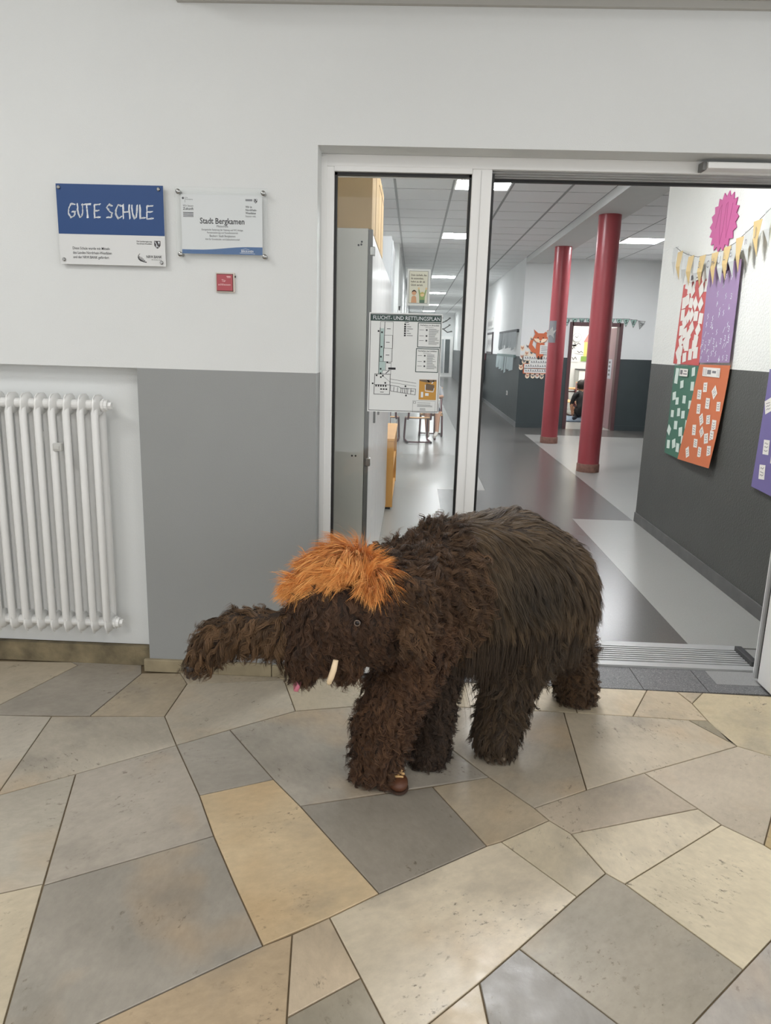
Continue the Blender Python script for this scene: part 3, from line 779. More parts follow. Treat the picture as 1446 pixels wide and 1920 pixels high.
SCR = mat('pencil_grey', (120, 118, 120), .8)
c6 = lambda x, y: pwp(1240+x*.14246, 670+y*.14246)
c5 = lambda x, y: pwp(1250+x*.1198, 470+y*.1198)

q_ = [c6(185, 105), c6(520, 118), c6(262, 1342), c6(55, 1250)]
t, off = poster('green_poster', q_, (62, 110, 90), 'dark green poster with pale mint note cards on the dark wall', lift=.008, bow=.012)
notes(t, off, [(222, 190, -4), (208, 290, 0), (436, 190, 8), (285, 355, 10), (420, 380, 3), (183, 508, 8), (222, 575, 6), (316, 555, 4), (396, 625, 4), (160, 740, 2), (244, 722, 8), (303, 755, 4),
               (205, 892, 2), (118, 955, -30), (272, 980, 12), (357, 888, 2), (303, 1085, 4), (112, 1142, 2), (186, 1135, 20), (240, 1190, 2)], c6, NOTEM, None, (.066, .062), 2)
f = PW.at(*c6(315, 200), .012+.004); b = MB(); b.rect(f, -.085, -.028, .085, .028, 0, .0008); o = obj('title_card', b, NOTE, t)
b = MB(); b.rect(f, -.07, -.016, -.02, .018, .0008, .0012); b.line(f, [(.01, .012), (.06, .012)], .008, .0008, .0012); b.line(f, [(-.005, -.010), (.07, -.010)], .008, .0008, .0012); obj('title_print', b, SCR, o)

q_ = [c6(525, 95), c6(935, 108), c6(705, 1465), c6(255, 1338)]
t, off = poster('orange_poster', q_, (200, 110, 68), 'orange poster with handwritten note cards next to the green poster', lift=.016, bow=.03)
notes(t, off, [(607, 395, 6), (530, 490, 3), (732, 462, 40), (644, 608, 0), (787, 650, 2), (524, 680, 4), (566, 820, 30), (660, 822, 8), (736, 898, 2), (472, 957, 3), (577, 985, 42), (643, 1070, 12), (713, 1042, 2),
               (500, 1132, 2), (562, 1250, 3), (690, 1235, 8), (395, 1250, 25)], c6, NOTE, SCR, (.066, .068), 3)
f = PW.at(*c6(690, 200), .016+.004); b = MB(); b.rect(f, -.155, -.03, .145, .032, 0, .0008); o = obj('title_card', b, NOTE, t)
b = MB(); b.rect(f, -.07, -.014, -.005, .016, .0008, .0012); b.line(f, [(.02, .004), (.075, .004)], .016, .0008, .0012)
for xx in (-.14, -.115, -.09, .1, .125): b.line(f, [(xx, .022), (xx+.008, -.022)], .005, .0008, .0012)
obj('title_print', b, SCR, o)

q_ = [c5(300, 300), c5(712, 215), c5(520, 1800), c5(112, 1765)]
q_ = [(c5(300, 300)[0], 2.02), (c5(712, 215)[0], 2.075), c5(520, 1800), c5(112, 1765)]
t, off = poster('red_poster', q_, (196, 84, 80), 'red poster crowded with white note cards and diamonds, left of the lilac poster', lift=.006, bow=.006)
notes(t, off, [(362, 400, 10), (335, 520, -8), (372, 585, 0), (420, 625, 35), (596, 415, 40), (553, 610, 30), (636, 558, -4), (285, 818, 4), (338, 770, 14), (393, 818, -8), (462, 828, 45), (545, 840, 45), (262, 1010, 0), (350, 1030, 45), (400, 1010, 45),
               (470, 1025, 0), (545, 1060, -4), (290, 1130, 35), (405, 1205, 35), (506, 1240, 45), (240, 1250, 6), (295, 1290, 12), (355, 1330, 38), (235, 1420, 30), (300, 1440, 38), (330, 1480, 0), (470, 1400, -12), (470, 1600, 4), (445, 1490, 0),
               (190, 1600, 40), (235, 1560, -6), (295, 1670, 6), (385, 1625, 6), (210, 1710, 8)], c5, NOTE, None, (.078, .078), 4)
f = PW.at(*c5(465, 400), .012).rot(.06); b = MB(); b.rect(f, -.1, -.035, .1, .035, 0, .0008); o = obj('title_card', b, NOTE, t)
b = MB(); b.rect(f, -.08, -.02, -.03, .015, .0008, .0012); b.line(f, [(-.01, .016), (.085, .016)], .013, .0008, .0012); b.line(f, [(.0, -.016), (.075, -.016)], .009, .0008, .0012); obj('title_print', b, SCR, o)

q_ = [(c5(712, 150)[0], 2.09), (c5(1232, 30)[0], 2.10), c5(1030, 1755), c5(548, 1755)]
t, off = poster('lilac_poster', q_, (150, 124, 162), 'lilac poster with scattered white chalk marks, right of the red poster', lift=.020, bow=.004)
rr = random.Random(11); b = MB()
def mark(px, py, k):
    p = c5(px, py); f = PW.at(p[0], p[1], off(p)+.0014); s_ = .016
    sh = [[(-.5, 1), (.6, .9), (0, .2), (.6, -.2), (.2, -1), (-.6, -.7)], [(-.3, 1), (-.4, -1), (.4, -.2), (.5, -.9)], [(-.8, -1), (.8, 1)], [(-.4, -.8), (.2, 1), (.5, .1), (-.3, .1)], [(.4, 1), (-.4, .4), (.5, -.3), (-.3, -1)], [(-.2, 0), (.3, .1)]][k % 6]
    b.line(f, [(u*s_, v*s_*1.1) for u, v in sh], .0042, 0, .0006)
for x, y in [(975, 405), (1060, 415), (935, 535), (845, 680), (970, 712), (1050, 715), (1025, 880), (935, 850), (870, 935), (855, 1010), (930, 975), (685, 1030), (672, 1160), (745, 1165), (765, 1190), (830, 840), (765, 1060), (995, 1160),
             (645, 1310), (690, 1300), (770, 1300), (830, 1275), (1010, 1225), (940, 1240), (1015, 1350), (960, 1370), (1010, 1400), (735, 1400), (780, 1420), (885, 1420), (610, 1440), (655, 1430), (705, 1440), (825, 1470), (930, 1490), (975, 1470),
             (580, 1510), (635, 1515), (705, 1555), (785, 1540), (675, 1580), (750, 1610), (815, 1615), (970, 1580), (590, 1590), (690, 1690), (875, 1690), (935, 1680), (990, 1680), (580, 1690), (850, 1720)]:
    mark(x+rr.uniform(-8, 8), y, rr.randrange(6))
obj('chalk_marks', b, CHALK, t, kind='stuff')
f = PW.at(*c5(970, 170), .034); b = MB(); b.rect(f, -.07, -.06, .06, .06, 0, .0008); o = obj('title_card', b, NOTE, t)

q_ = [pwp(1446, 690), (pwp(1446, 690)[0]+.56, 1.43), (pwp(1446, 690)[0]+.56, .72), pwp(1413, 912)]
t, off = poster('violet_poster', [(q_[3][0]+.01, 1.43), q_[1], q_[2], q_[3]], (112, 102, 152), 'violet poster with note cards at the right edge of the picture', lift=.01, bow=.02)
notes(t, off, [(1430, 640, 20), (1410, 1185, 2), (1362, 1512, 4)], c6, NOTE, SCR, (.075, .08), 6)
b0 = q_[3][0]
for k, (dx, z) in enumerate([(.2, 1.25), (.36, 1.1), (.25, .95), (.42, .85)]):
    f = PW.at(b0+dx, z, .03); b = MB(); b.rect(f, -.035, -.04, .035, .04, 0, .0008); obj('note_card', b, NOTE, t)

# pink starburst
cx_, cz_ = -2.25, 2.38; pts = []
for k in range(36):
    a = 2*math.pi*k/36; r_ = .205+(.022 if k % 2 == 0 else -.018); pts.append((cx_+r_*math.cos(a)*1.05, cz_+r_*math.sin(a)*.86))
t = thing('paper_star', PW.p(cx_, cz_-.19, .003), 'large magenta paper star with zigzag edge on the white wall', 'decoration')
b = MB(); b.prism(PW, pts, .003, .008); obj('star_card', b, mat('magenta_card', (184, 74, 136), .6), t)
b = MB(); P = [(-.13, -.02), (-.09, .10), (-.06, .12), (-.055, -.05), (-.03, -.14), (0, -.05), (.015, .11), (.04, .12), (.05, -.02), (.07, -.11), (.10, 0), (.12, .1)]
b.line(PW.at(cx_, cz_, .008), P, .006, 0, .0006); obj('drawn_line', b, mat('magenta_dark', (160, 50, 112), .6), t)

# paper bunting reading SCHULE on the poster wall
c7 = lambda x, y: pwp(1180+x*.18396, 300+y*.18396)
YEL = mat('flag_yellow', (206, 180, 126), .7); FGR = mat('flag_grey', (196, 198, 194), .7)
t = thing('bunting', PW.p(-2.2, 2.0, .02), 'bunting of yellow and grey paper pennants strung above the posters', 'bunting')
tops = [(545, 890), (600, 935), (655, 960), (715, 980), (775, 990), (835, 975), (895, 970), (965, 945), (1040, 925), (1095, 885), (1160, 850), (1225, 790), (1310, 715), (1415, 615), (1530, 500), (1660, 380)]
tips = [(515, 1110), (590, 1120), (600, 1160), (680, 1130), (735, 1180), (780, 1170), (880, 1185), (940, 1180), (1010, 1100), (1070, 1060), (1150, 1040), (1225, 995), (1330, 930), (1440, 810), (1560, 700), (1690, 580)]
letters = ['', '', '', '', '', 'S', 'C', 'H', 'U', 'L', 'E', '', 'n', 'J', '', '']
W = [c7(*p) for p in tops]
b = MB(); b.tube([PW.p(p[0], p[1], .056) for p in W], .002, 6); obj('cord', b, mat('cord_dark', (90, 90, 88), .7), t)
rr = random.Random(5)
for k, (p, q) in enumerate(zip(W, [c7(*p) for p in tips])):
    w_ = .058; tx_ = p[0]+(q[0]-p[0])*.35; c0 = .056+.006*(k % 2); fl_ = rr.uniform(.0, .02)
    vs = [PW.p(p[0]-w_, p[1], c0), PW.p(p[0]+w_, p[1], c0), PW.p(tx_, p[1]-.21, c0-.008), PW.p(p[0]-w_*.45, p[1]-.11, c0+fl_), PW.p(p[0]+w_*.5, p[1]-.11, c0+fl_*.3)]
    b = MB(); b.add(vs, [(0, 3, 4, 1), (3, 2, 4)])
    o = obj('pennant', b, FGR if k % 2 == 0 else YEL, t); md = o.modifiers.new('thickness', 'SOLIDIFY'); md.thickness = .001
    if letters[k]:
        merge_ = text_mb(PW.at(p[0], p[1]-.085, c0+max(fl_, .004)+.002), letters[k], .07, 0, 0, 'CENTER', 0, 0)
        obj('letter', merge_, SCR, o)

# ------------------------------------------------------------------ escape plan on the side pane
S4 = Fr((-.197, .165, 1.212), X_, Z_); PWD, PHT = .317, .427
DGR = mat('plan_green', (52, 74, 68), .5)
t = thing('escape_plan', (-.04, .165, 1.212), 'white escape plan board headed FLUCHT- UND RETTUNGSPLAN on the glass side pane', 'sign')
b = MB(); b.rect(S4, 0, 0, PWD, PHT, -.0045, 0); obj('board', b, mat('plan_white', (226, 228, 226), .25), t)
b = MB(); b.outline(S4, .006, .006, PWD-.005, PHT-.006, .0022, 0, .0003); obj('border_line', b, INK, t)
b = MB(); b.rect(S4, .007, .392, PWD-.006, PHT-.008, 0, .0004); obj('heading_bar', b, DGR, t)
b = MB(); merge(b, text_mb(S4, 'FLUCHT- UND RETTUNGSPLAN', .023, .016, .398, c=.0008, bold=0, width=.290)); obj('heading', b, CHALK, t)
zc = lambda x, y: (max(.0, (x-40)/1255.*PWD), (1850-y)/1800.*PHT)      # crop of the plan -> board coordinates
def zl(b, pts, w_): b.line(S4, [zc(*p) for p in pts], w_, 0, .0005)
b = MB()
for x0, y0, x1, y1 in [(235, 212, 455, 925), (310, 450, 450, 685), (300, 685, 440, 925), (345, 925, 438, 1085), (290, 1085, 435, 1155)]:
    zl(b, [(x0, y0), (x1, y0), (x1, y1), (x0, y1), (x0, y0)], .0012)
zl(b, [(312, 212), (300, 920)], .0022); zl(b, [(232, 320), (222, 1150)], .0022); zl(b, [(155, 1155), (290, 1155), (430, 1155), (425, 1525), (150, 1525), (158, 1155)], .0022)
zl(b, [(155, 1350), (430, 1350)], .0018); zl(b, [(430, 1240), (885, 1305)], .0014); zl(b, [(430, 1300), (885, 1360)], .0011); zl(b, [(430, 1355), (585, 1375), (620, 1405), (880, 1410), (875, 1520), (440, 1460), (440, 1355)], .0018)
for xx in (500, 565, 625, 655, 690, 720, 745, 800): zl(b, [(xx, 1385+(xx-500)*.06), (xx-6, 1470+(xx-500)*.13)], .002)
zl(b, [(290, 1175), (430, 1300)], .0011); zl(b, [(410, 1080), (350, 1140)], .003); b.rect(S4, *zc(390, 1068), *zc(518, 1030), 0, .0005)
for x, y in [(265, 400), (262, 660), (258, 840), (258, 1060), (258, 1140), (300, 1185), (265, 1210), (125, 1330), (345, 1315), (205, 380), (715, 1535), (700, 1365), (370, 940), (190, 1180)]:
    p = zc(x, y); b.rect(S4, p[0]-.0035, p[1]-.0035, p[0]+.0035, p[1]+.0035, 0, .0005)
for k in range(5): p = zc(190+k*42, 1370); b.rect(S4, p[0]-.004, p[1]-.004, p[0]+.002, p[1]+.004, 0, .0005)
for k in range(3): p = zc(280+k*45, 1430); b.rect(S4, p[0]-.005, p[1]-.003, p[0]+.003, p[1]+.003, 0, .0005)
for x, y in [(380, 335), (370, 578), (370, 806), (400, 950), (290, 1485), (820, 1450)]:
    p = zc(x, y); b.rect(S4, p[0]-.008, p[1]-.0012, p[0]+.008, p[1]+.0012, 0, .0004)
for k, y in enumerate((248, 290, 328, 366, 408, 446)):
    p = zc(660, y); b.rect(S4, p[0]-.004, p[1]-.0035, p[0]+.004, p[1]+.0035, 0, .0005); b.rect(S4, p[0]+.008, p[1]-.001, p[0]+.018+.008*(k % 3), p[1]+.001, 0, .0004)
p = zc(685, 212); b.rect(S4, p[0]-.009, p[1]-.0012, p[0]+.009, p[1]+.0012, 0, .0004)
obj('plan_drawing', b, INK, t, kind='stuff')
b = MB(); b.prism(S4, [zc(*p) for p in [(240, 330), (300, 330), (298, 920), (340, 930), (335, 1085), (290, 1090), (280, 1150), (226, 1150)]], 0, .0003); obj('route_area', b, mat('plan_mint', (176, 196, 192), .5), t)
for (x0, y0, x1, y1, s1, s2) in [(885, 645, 1275, 215, 'Verhalten im Brandfall', 'Ruhe bewahren'), (868, 1095, 1250, 675, 'Verhalten bei Unfällen', 'Ruhe bewahren')]:
    a, c = zc(x0, y0), zc(x1, y1)
    b = MB(); b.outline(S4, a[0], a[1], c[0], c[1], .0032, 0, .0006); bx_ = obj('rule_box', b, DGR, t)
    b = MB(); mx_ = (a[0]+c[0])/2; merge(b, text_mb(S4, s1, .0088, mx_, c[1]-.0125, 'CENTER', .01, .0005, .082)); merge(b, text_mb(S4, s2, .0055, mx_, c[1]-.020, 'CENTER', 0, .0005, .034))
    rr = random.Random(int(x0))
    yy = c[1]-.026
    while yy > a[1]+.010:
        b.rect(S4, a[0]+.047, yy, a[0]+.047+rr.uniform(.025, .045), yy+.0014, 0, .0005); yy -= .0046
    for yy in (.03, .055, .075):
        if c[1]-yy > a[1]+.006: b.rect(S4, a[0]+.006, c[1]-yy, a[0]+.026, c[1]-yy+.0014, 0, .0005); b.rect(S4, a[0]+.034, c[1]-yy-.003, a[0]+.041, c[1]-yy+.004, 0, .0005)
    obj('rule_lettering', b, mat('ink_soft', (70, 74, 74), .7), bx_)
a, c = zc(938, 1605), zc(1240, 1232)
b = MB(); b.rect(S4, a[0], a[1], c[0], c[1], 0, .0005); mp_ = obj('site_map', b, mat('map_ochre', (198, 146, 62), .5), t)
b = MB(); b.prism(S4, [zc(*p) for p in [(1060, 1300), (1205, 1330), (1190, 1430), (1050, 1415)]], .0005, .0008); b.prism(S4, [zc(*p) for p in [(945, 1235), (1235, 1235), (1235, 1260), (1100, 1290), (945, 1260)]], .0005, .0008); obj('map_block', b, mat('map_brown', (110, 92, 74), .5), mp_)
b = MB(); b.line(S4, [zc(*p) for p in [(1045, 1330), (1050, 1440), (1185, 1455), (1200, 1390)]], .003, .0005, .0008); b.rect(S4, *zc(975, 1560), *zc(1015, 1460), .0005, .0008); b.rect(S4, *zc(1050, 1530), *zc(1110, 1480), .0005, .0008); b.line(S4, [zc(1080, 1240), zc(1110, 1270)], .005, .0005, .0008); b.line(S4, [zc(1160, 1300), zc(1190, 1250)], .004, .0005, .0008); obj('map_house', b, CHALK, mp_)
b = MB(); a, c = zc(838, 1840), zc(1232, 1625); b.outline(S4, a[0], a[1], c[0], c[1], .0008, 0, .0004)
rr = random.Random(2)
for k, yy in enumerate((.010, .018, .022, .026, .034, .038, .042)): b.rect(S4, a[0]+(.02 if k < 4 else .032), c[1]-yy, c[0]-(.012 if k < 4 else .035)-rr.uniform(0, .01), c[1]-yy+.0014, 0, .0004)
b.outline(S4, a[0]+.003, c[1]-.012, a[0]+.013, c[1]-.004, .0012, 0, .0004); obj('imprint', b, mat('ink_soft', (70, 74, 74), .7), t)

# smile poster above it
S5 = Fr((-.037, .165, 1.672), X_, Z_); QW, QH = .098, .150
t = thing('smile_poster', (.012, .165, 1.672), 'small laminated poster with two cartoon children on the glass above the escape plan', 'poster')
b = MB(); b.rect(S5, 0, 0, QW, QH, -.0035, -.0025); obj('laminate', b, mat('laminate', (214, 218, 214), .25), t)
b = MB(); b.rect(S5, .008, .010, QW-.010, QH-.008, -.0025, -.002); obj('sheet', b, mat('sheet_cream', (214, 214, 196), .5), t)
b = MB(); b.outline(S5, .008, .010, QW-.010, QH-.008, .0014, -.002, -.0016); obj('sheet_border', b, mat('border_grey', (110, 112, 108), .6), t)
b = MB()
for k, (s_, wd) in enumerate((('Dein Lächeln, das', .066), ('du aussendest,', .054), ('kehrt zu dir als', .060), ('Glück zurück.', .052))): merge(b, text_mb(S5, s_, .0115, .015, .122-.0135*k, c=-.0015, width=wd, bold=.01))
obj('lettering', b, mat('ink_warm', (84, 78, 70), .7), t)
SK = mat('print_skin', (206, 160, 124), .6); S5i = S5.at(0, 0, -.0019)
b = MB(); b.disc(S5i, .030, .052, .0095, 0, .0002); b.prism(S5i, [(.018, .0115), (.042, .0115), (.040, .034), (.035, .040), (.025, .040), (.020, .034)], 0, .0002); k1 = obj('cartoon_boy', b, SK, t)
b = MB(); b.prism(S5i, [(.0195, .051), (.022, .060), (.028, .0645), (.034, .064), (.040, .058), (.0405, .050), (.037, .057), (.030, .059), (.023, .056)], .0002, .0005); obj('hair', b, mat('print_hair', (66, 48, 36), .6), k1)
b = MB(); b.prism(S5i, [(.054, .0115), (.076, .0115), (.077, .036), (.084, .066), (.080, .068), (.071, .042), (.060, .042), (.052, .068), (.048, .066), (.053, .036)], 0, .0002); k2 = obj('cartoon_girl', b, mat('print_green', (142, 166, 110), .6), t)
b = MB(); b.disc(S5i, .0655, .046, .009, .0002, .0004); b.disc(S5i, .050, .071, .0045, .0002, .0004, 8); b.disc(S5i, .082, .071, .0045, .0002, .0004, 8); obj('face', b, mat('print_face', (222, 196, 150), .6), k2)
b = MB(); b.prism(S5i, [(.0555, .046), (.0585, .054), (.0655, .057), (.073, .054), (.0755, .046), (.072, .050), (.064, .049)], .0004, .0006); obj('hair', b, mat('print_blond', (190, 176, 104), .6), k2)
b = MB(); b.rect(S5i, .055, .0112, .076, .024, .0002, .0004); obj('trousers', b, mat('print_jeans', (92, 116, 100), .6), k2)

# ------------------------------------------------------------------ lockers and boxes behind the pane
LKS = mat('locker_side_grey', (192, 190, 184), .4, metal=.0, var=.04, vscale=2)
LKW = mat('locker_door_white', (206, 204, 202), .3)
LKE = mat('locker_edge', (104, 104, 102), .45)
LX = -.21; LH = 2.03
for i, (y0, y1, lab) in enumerate([(.50, 1.50, 'grey metal locker standing right behind the glass side pane, the nearest one'), (1.51, 2.34, 'white locker second from the glass side pane'),
                                   (2.35, 3.14, 'white locker third from the glass side pane'), (3.15, 3.58, 'narrow white locker farthest from the glass side pane')]):
    t = thing('locker', (-.44, (y0+y1)/2, 0), lab, 'locker', 'lockers along the corridor')
    b = MB(); b.box((-.67, y0, 0), (LX-.02, y1, LH), .003); obj('body', b, LKS, t)
    n = 2 if y1-y0 > .6 else 1
    for k in range(n):
        a, c = y0+(y1-y0)*k/n, y0+(y1-y0)*(k+1)/n
        b = MB(); b.box((LX-.018, a+.004+(.045 if i == 0 and k == 0 else 0), .06), (LX, c-.004, LH-.02), .003); dr = obj('door', b, LKW, t)
        b = MB(); b.box((LX, c-.06, 1.08), (LX+.012, c-.04, 1.2), .002); obj('handle', b, LKE, dr)
    if i == 0:
        b = MB(); b.box((LX-.018, y0-.001, .02), (LX+.001, y0+.042, LH-.005)); obj('edge_strip', b, LKE, t)
        for z in (1.93, .93):
            b = MB(); b.box((LX-.012, y0-.006, z-.02), (LX+.012, y0+.03, z+.02), .003); obj('hinge', b, STEEL, t)
        for dx, z in ((-.02, 1.97), (-.035, 1.955), (-.022, 1.958)):
            b = MB(); b.tube([(LX-.03+dx, y0-.001, z), (LX-.03+dx, y0+.001, z)], .005, 8); obj('screw_hole', b, INK, t)
        for dx in (-.06, -.078):
            b = MB(); b.tube([(LX+dx, y0-.001, .96), (LX+dx, y0+.001, .96)], .005, 8); obj('screw_hole', b, INK, t)
CARD = mat('cardboard', (176, 148, 106), .8, var=.06, vscale=8); TAPE = mat('parcel_tape', (170, 128, 72), .4)
for (y0, y1, z1, lab) in [(.52, 1.12, 2.46, 'brown cardboard box on the nearest locker, at the top of the side pane'), (1.15, 1.72, 2.40, 'brown cardboard box behind the first one on the lockers')]:
    t = thing('cardboard_box', (-.44, (y0+y1)/2, LH), lab, 'box', 'cardboard boxes on the lockers')
    b = MB(); b.box((-.66, y0, LH), (LX-.006, y1, z1), .004); obj('carton', b, CARD, t)
    b = MB(); b.box((-.66, y0-.001, z1-.06), (LX-.0045, y1+.001, z1-.052)); b.box((LX-.0065, (y0+y1)/2-.003, LH+.01), (LX-.0045, (y0+y1)/2+.003, z1)); obj('flap_seam', b, mat('seam_dark', (120, 94, 60), .8), t)

WOOD = mat('beech_wood', (204, 152, 84), .45, var=.12, vscale=5, stretch=(1, 1, .12))
t = thing('wooden_shelf', (-.4, 4.2, 0), 'low beech wood shelf unit standing after the lockers', 'shelf')
b = MB(); b.box((-.66, 3.62, .02), (-.15, 3.645, .64), .002); b.box((-.66, 5.0, .02), (-.15, 5.025, .64), .002); obj('side_panel', b, WOOD, t)
b = MB(); b.box((-.66, 3.62, .64), (-.145, 5.025, .665), .002); obj('top_panel', b, WOOD, t)
for z in (.04, .34):
    b = MB(); b.box((-.66, 3.645, z), (-.155, 5.0, z+.02)); obj('shelf_board', b, WOOD, t)
b = MB(); b.box((-.665, 3.645, .03), (-.655, 5.0, .64)); obj('back_panel', b, WOOD, t)
b = MB(); b.box((-.64, 3.63, 0), (-.17, 5.01, .02)); obj('plinth', b, INK, t)
t = thing('tall_cupboard', (-.48, 6.3, 0), 'tall pale grey cupboard reaching above the lockers', 'cupboard')
b = MB(); b.box((-.655, 5.9, 0), (-.30, 6.95, 2.74), .004); obj('body', b, mat('cupboard_grey', (188, 190, 192), .5), t)
b = MB(); b.box((-.299, 5.93, .08), (-.285, 6.42, 2.70), .002); dr = obj('door', b, mat('cupboard_grey', (188, 190, 192), .5), t); b = MB(); b.box((-.285, 6.36, 1.1), (-.272, 6.38, 1.25)); obj('handle', b, STEEL, dr)
b = MB(); b.box((-.299, 6.43, .08), (-.285, 6.92, 2.70), .002); dr = obj('door', b, mat('cupboard_grey', (188, 190, 192), .5), t)

# ------------------------------------------------------------------ school furniture
MAROON = mat('tube_maroon', (84, 30, 38), .35); SEATW = mat('seat_ply', (206, 160, 108), .45); TOPW = mat('desk_top', (206, 202, 194), .4)
def school_desk(x0, x1, y0, y1, h, lab, top=None):
    t = thing('school_desk', ((x0+x1)/2, (y0+y1)/2, 0), lab, 'desk', 'school desks')
    b = MB(); b.box((x0, y0, h-.025), (x1, y1, h), .006); obj('desk_top', b, top or TOPW, t)
    for x in (x0+.06, x1-.06):
        b = MB(); b.tube([(x, y0+.03, .02), (x, y1-.03, .02)], .018, 10); b.tube([(x, (y0+y1)/2, .02), (x, (y0+y1)/2, h-.03)], .022, 10); b.tube([(x, y0+.08, h-.04), (x, y1-.08, h-.04)], .015, 8)
        obj('leg', b, MAROON, t, smooth=True)
    b = MB(); b.tube([(x0+.06, (y0+y1)/2, h-.09), (x1-.06, (y0+y1)/2, h-.09)], .014, 8); obj('stretcher', b, MAROON, t, smooth=True)
    return t
def school_chair(x, y, ang, h, lab, grp, z0=0.):
    """cantilever school chair; ang turns the direction the sitter faces (0 = +Y)"""
    t = thing('school_chair', (x, y, z0), lab, 'chair', grp)
    R = Matrix.Rotation(ang, 4, 'Z')
    def T(p): return Vector((x, y, z0)) + (R @ Vector(p))
    s_ = .19
    for sx in (-1, 1):
        b = MB(); b.tube([T((sx*s_, -.20, .018)), T((sx*s_, .17, .018)), T((sx*s_, .20, .05)), T((sx*s_*.96, .15, h-.05)), T((sx*s_*.96, .10, h-.02)), T((sx*s_*.96, -.15, h-.02)), T((sx*s_*.94, -.19, h+.02)), T((sx*s_*.9, -.25, h+.40))], .0165, 10)
        obj('side_frame', b, MAROON, t, smooth=True)
        b = MB(); b.box(T((sx*s_, -.20, .018))-Vector((.016, .016, .018)), T((sx*s_, -.20, .018))+Vector((.016, .016, .015)), .003); obj('foot_cap', b, INK, t)
    b = MB(); b.tube([T((-s_, -.18, .018)), T((s_, -.18, .018))], .0115, 8); b.tube([T((-s_*.96, .10, h-.03)), T((s_*.96, .10, h-.03))], .010, 8); obj('cross_bar', b, MAROON, t, smooth=True)
    b = MB(); pts = []
    for k in range(7):
        v = k/6; yy = -.18+.38*v; zz = h+.008*math.cos(v*math.pi*1.2)-(.025 if k == 6 else 0); pts.append((yy, zz))
    vs = []; 
    for yy, zz in pts:
        for xx in (-.19, -.1, 0, .1, .19): vs.append(T((xx, yy, zz-.006*(1-(xx/.19)**2))))
    b.add(vs, [(j*5+i, j*5+i+1, (j+1)*5+i+1, (j+1)*5+i) for j in range(6) for i in range(4)])
    o = obj('seat', b, SEATW, t, smooth=True); o.modifiers.new('thickness', 'SOLIDIFY').thickness = .009
    b = MB(); vs = []
    for zz in (h+.22, h+.29, h+.36, h+.42):
        for xx in (-.19, -.1, 0, .1, .19): vs.append(T((xx, -.21-(zz-h-.02)*.14-.018*(1-(xx/.19)**2), zz)))
    b.add(vs, [(j*5+i, j*5+i+1, (j+1)*5+i+1, (j+1)*5+i) for j in range(3) for i in range(4)])
    o = obj('backrest', b, SEATW, t, smooth=True); o.modifiers.new('thickness', 'SOLIDIFY').thickness = .009
    return t
school_desk(-.42, .46, 8.98, 9.42, .66, 'pale school desk in the corridor, its corner showing beside the escape plan')
school_chair(.11, 8.72, math.radians(8), .40, 'maroon tube school chair below the middle of the escape plan', 'corridor school chairs')
school_chair(-.40, 8.74, math.radians(-6), .40, 'maroon tube school chair partly hidden by the wooden shelf', 'corridor school chairs')
school_chair(.34, 9.62, math.radians(180), .40, 'maroon tube school chair behind the corridor desk, carrying the seated child', 'corridor school chairs')

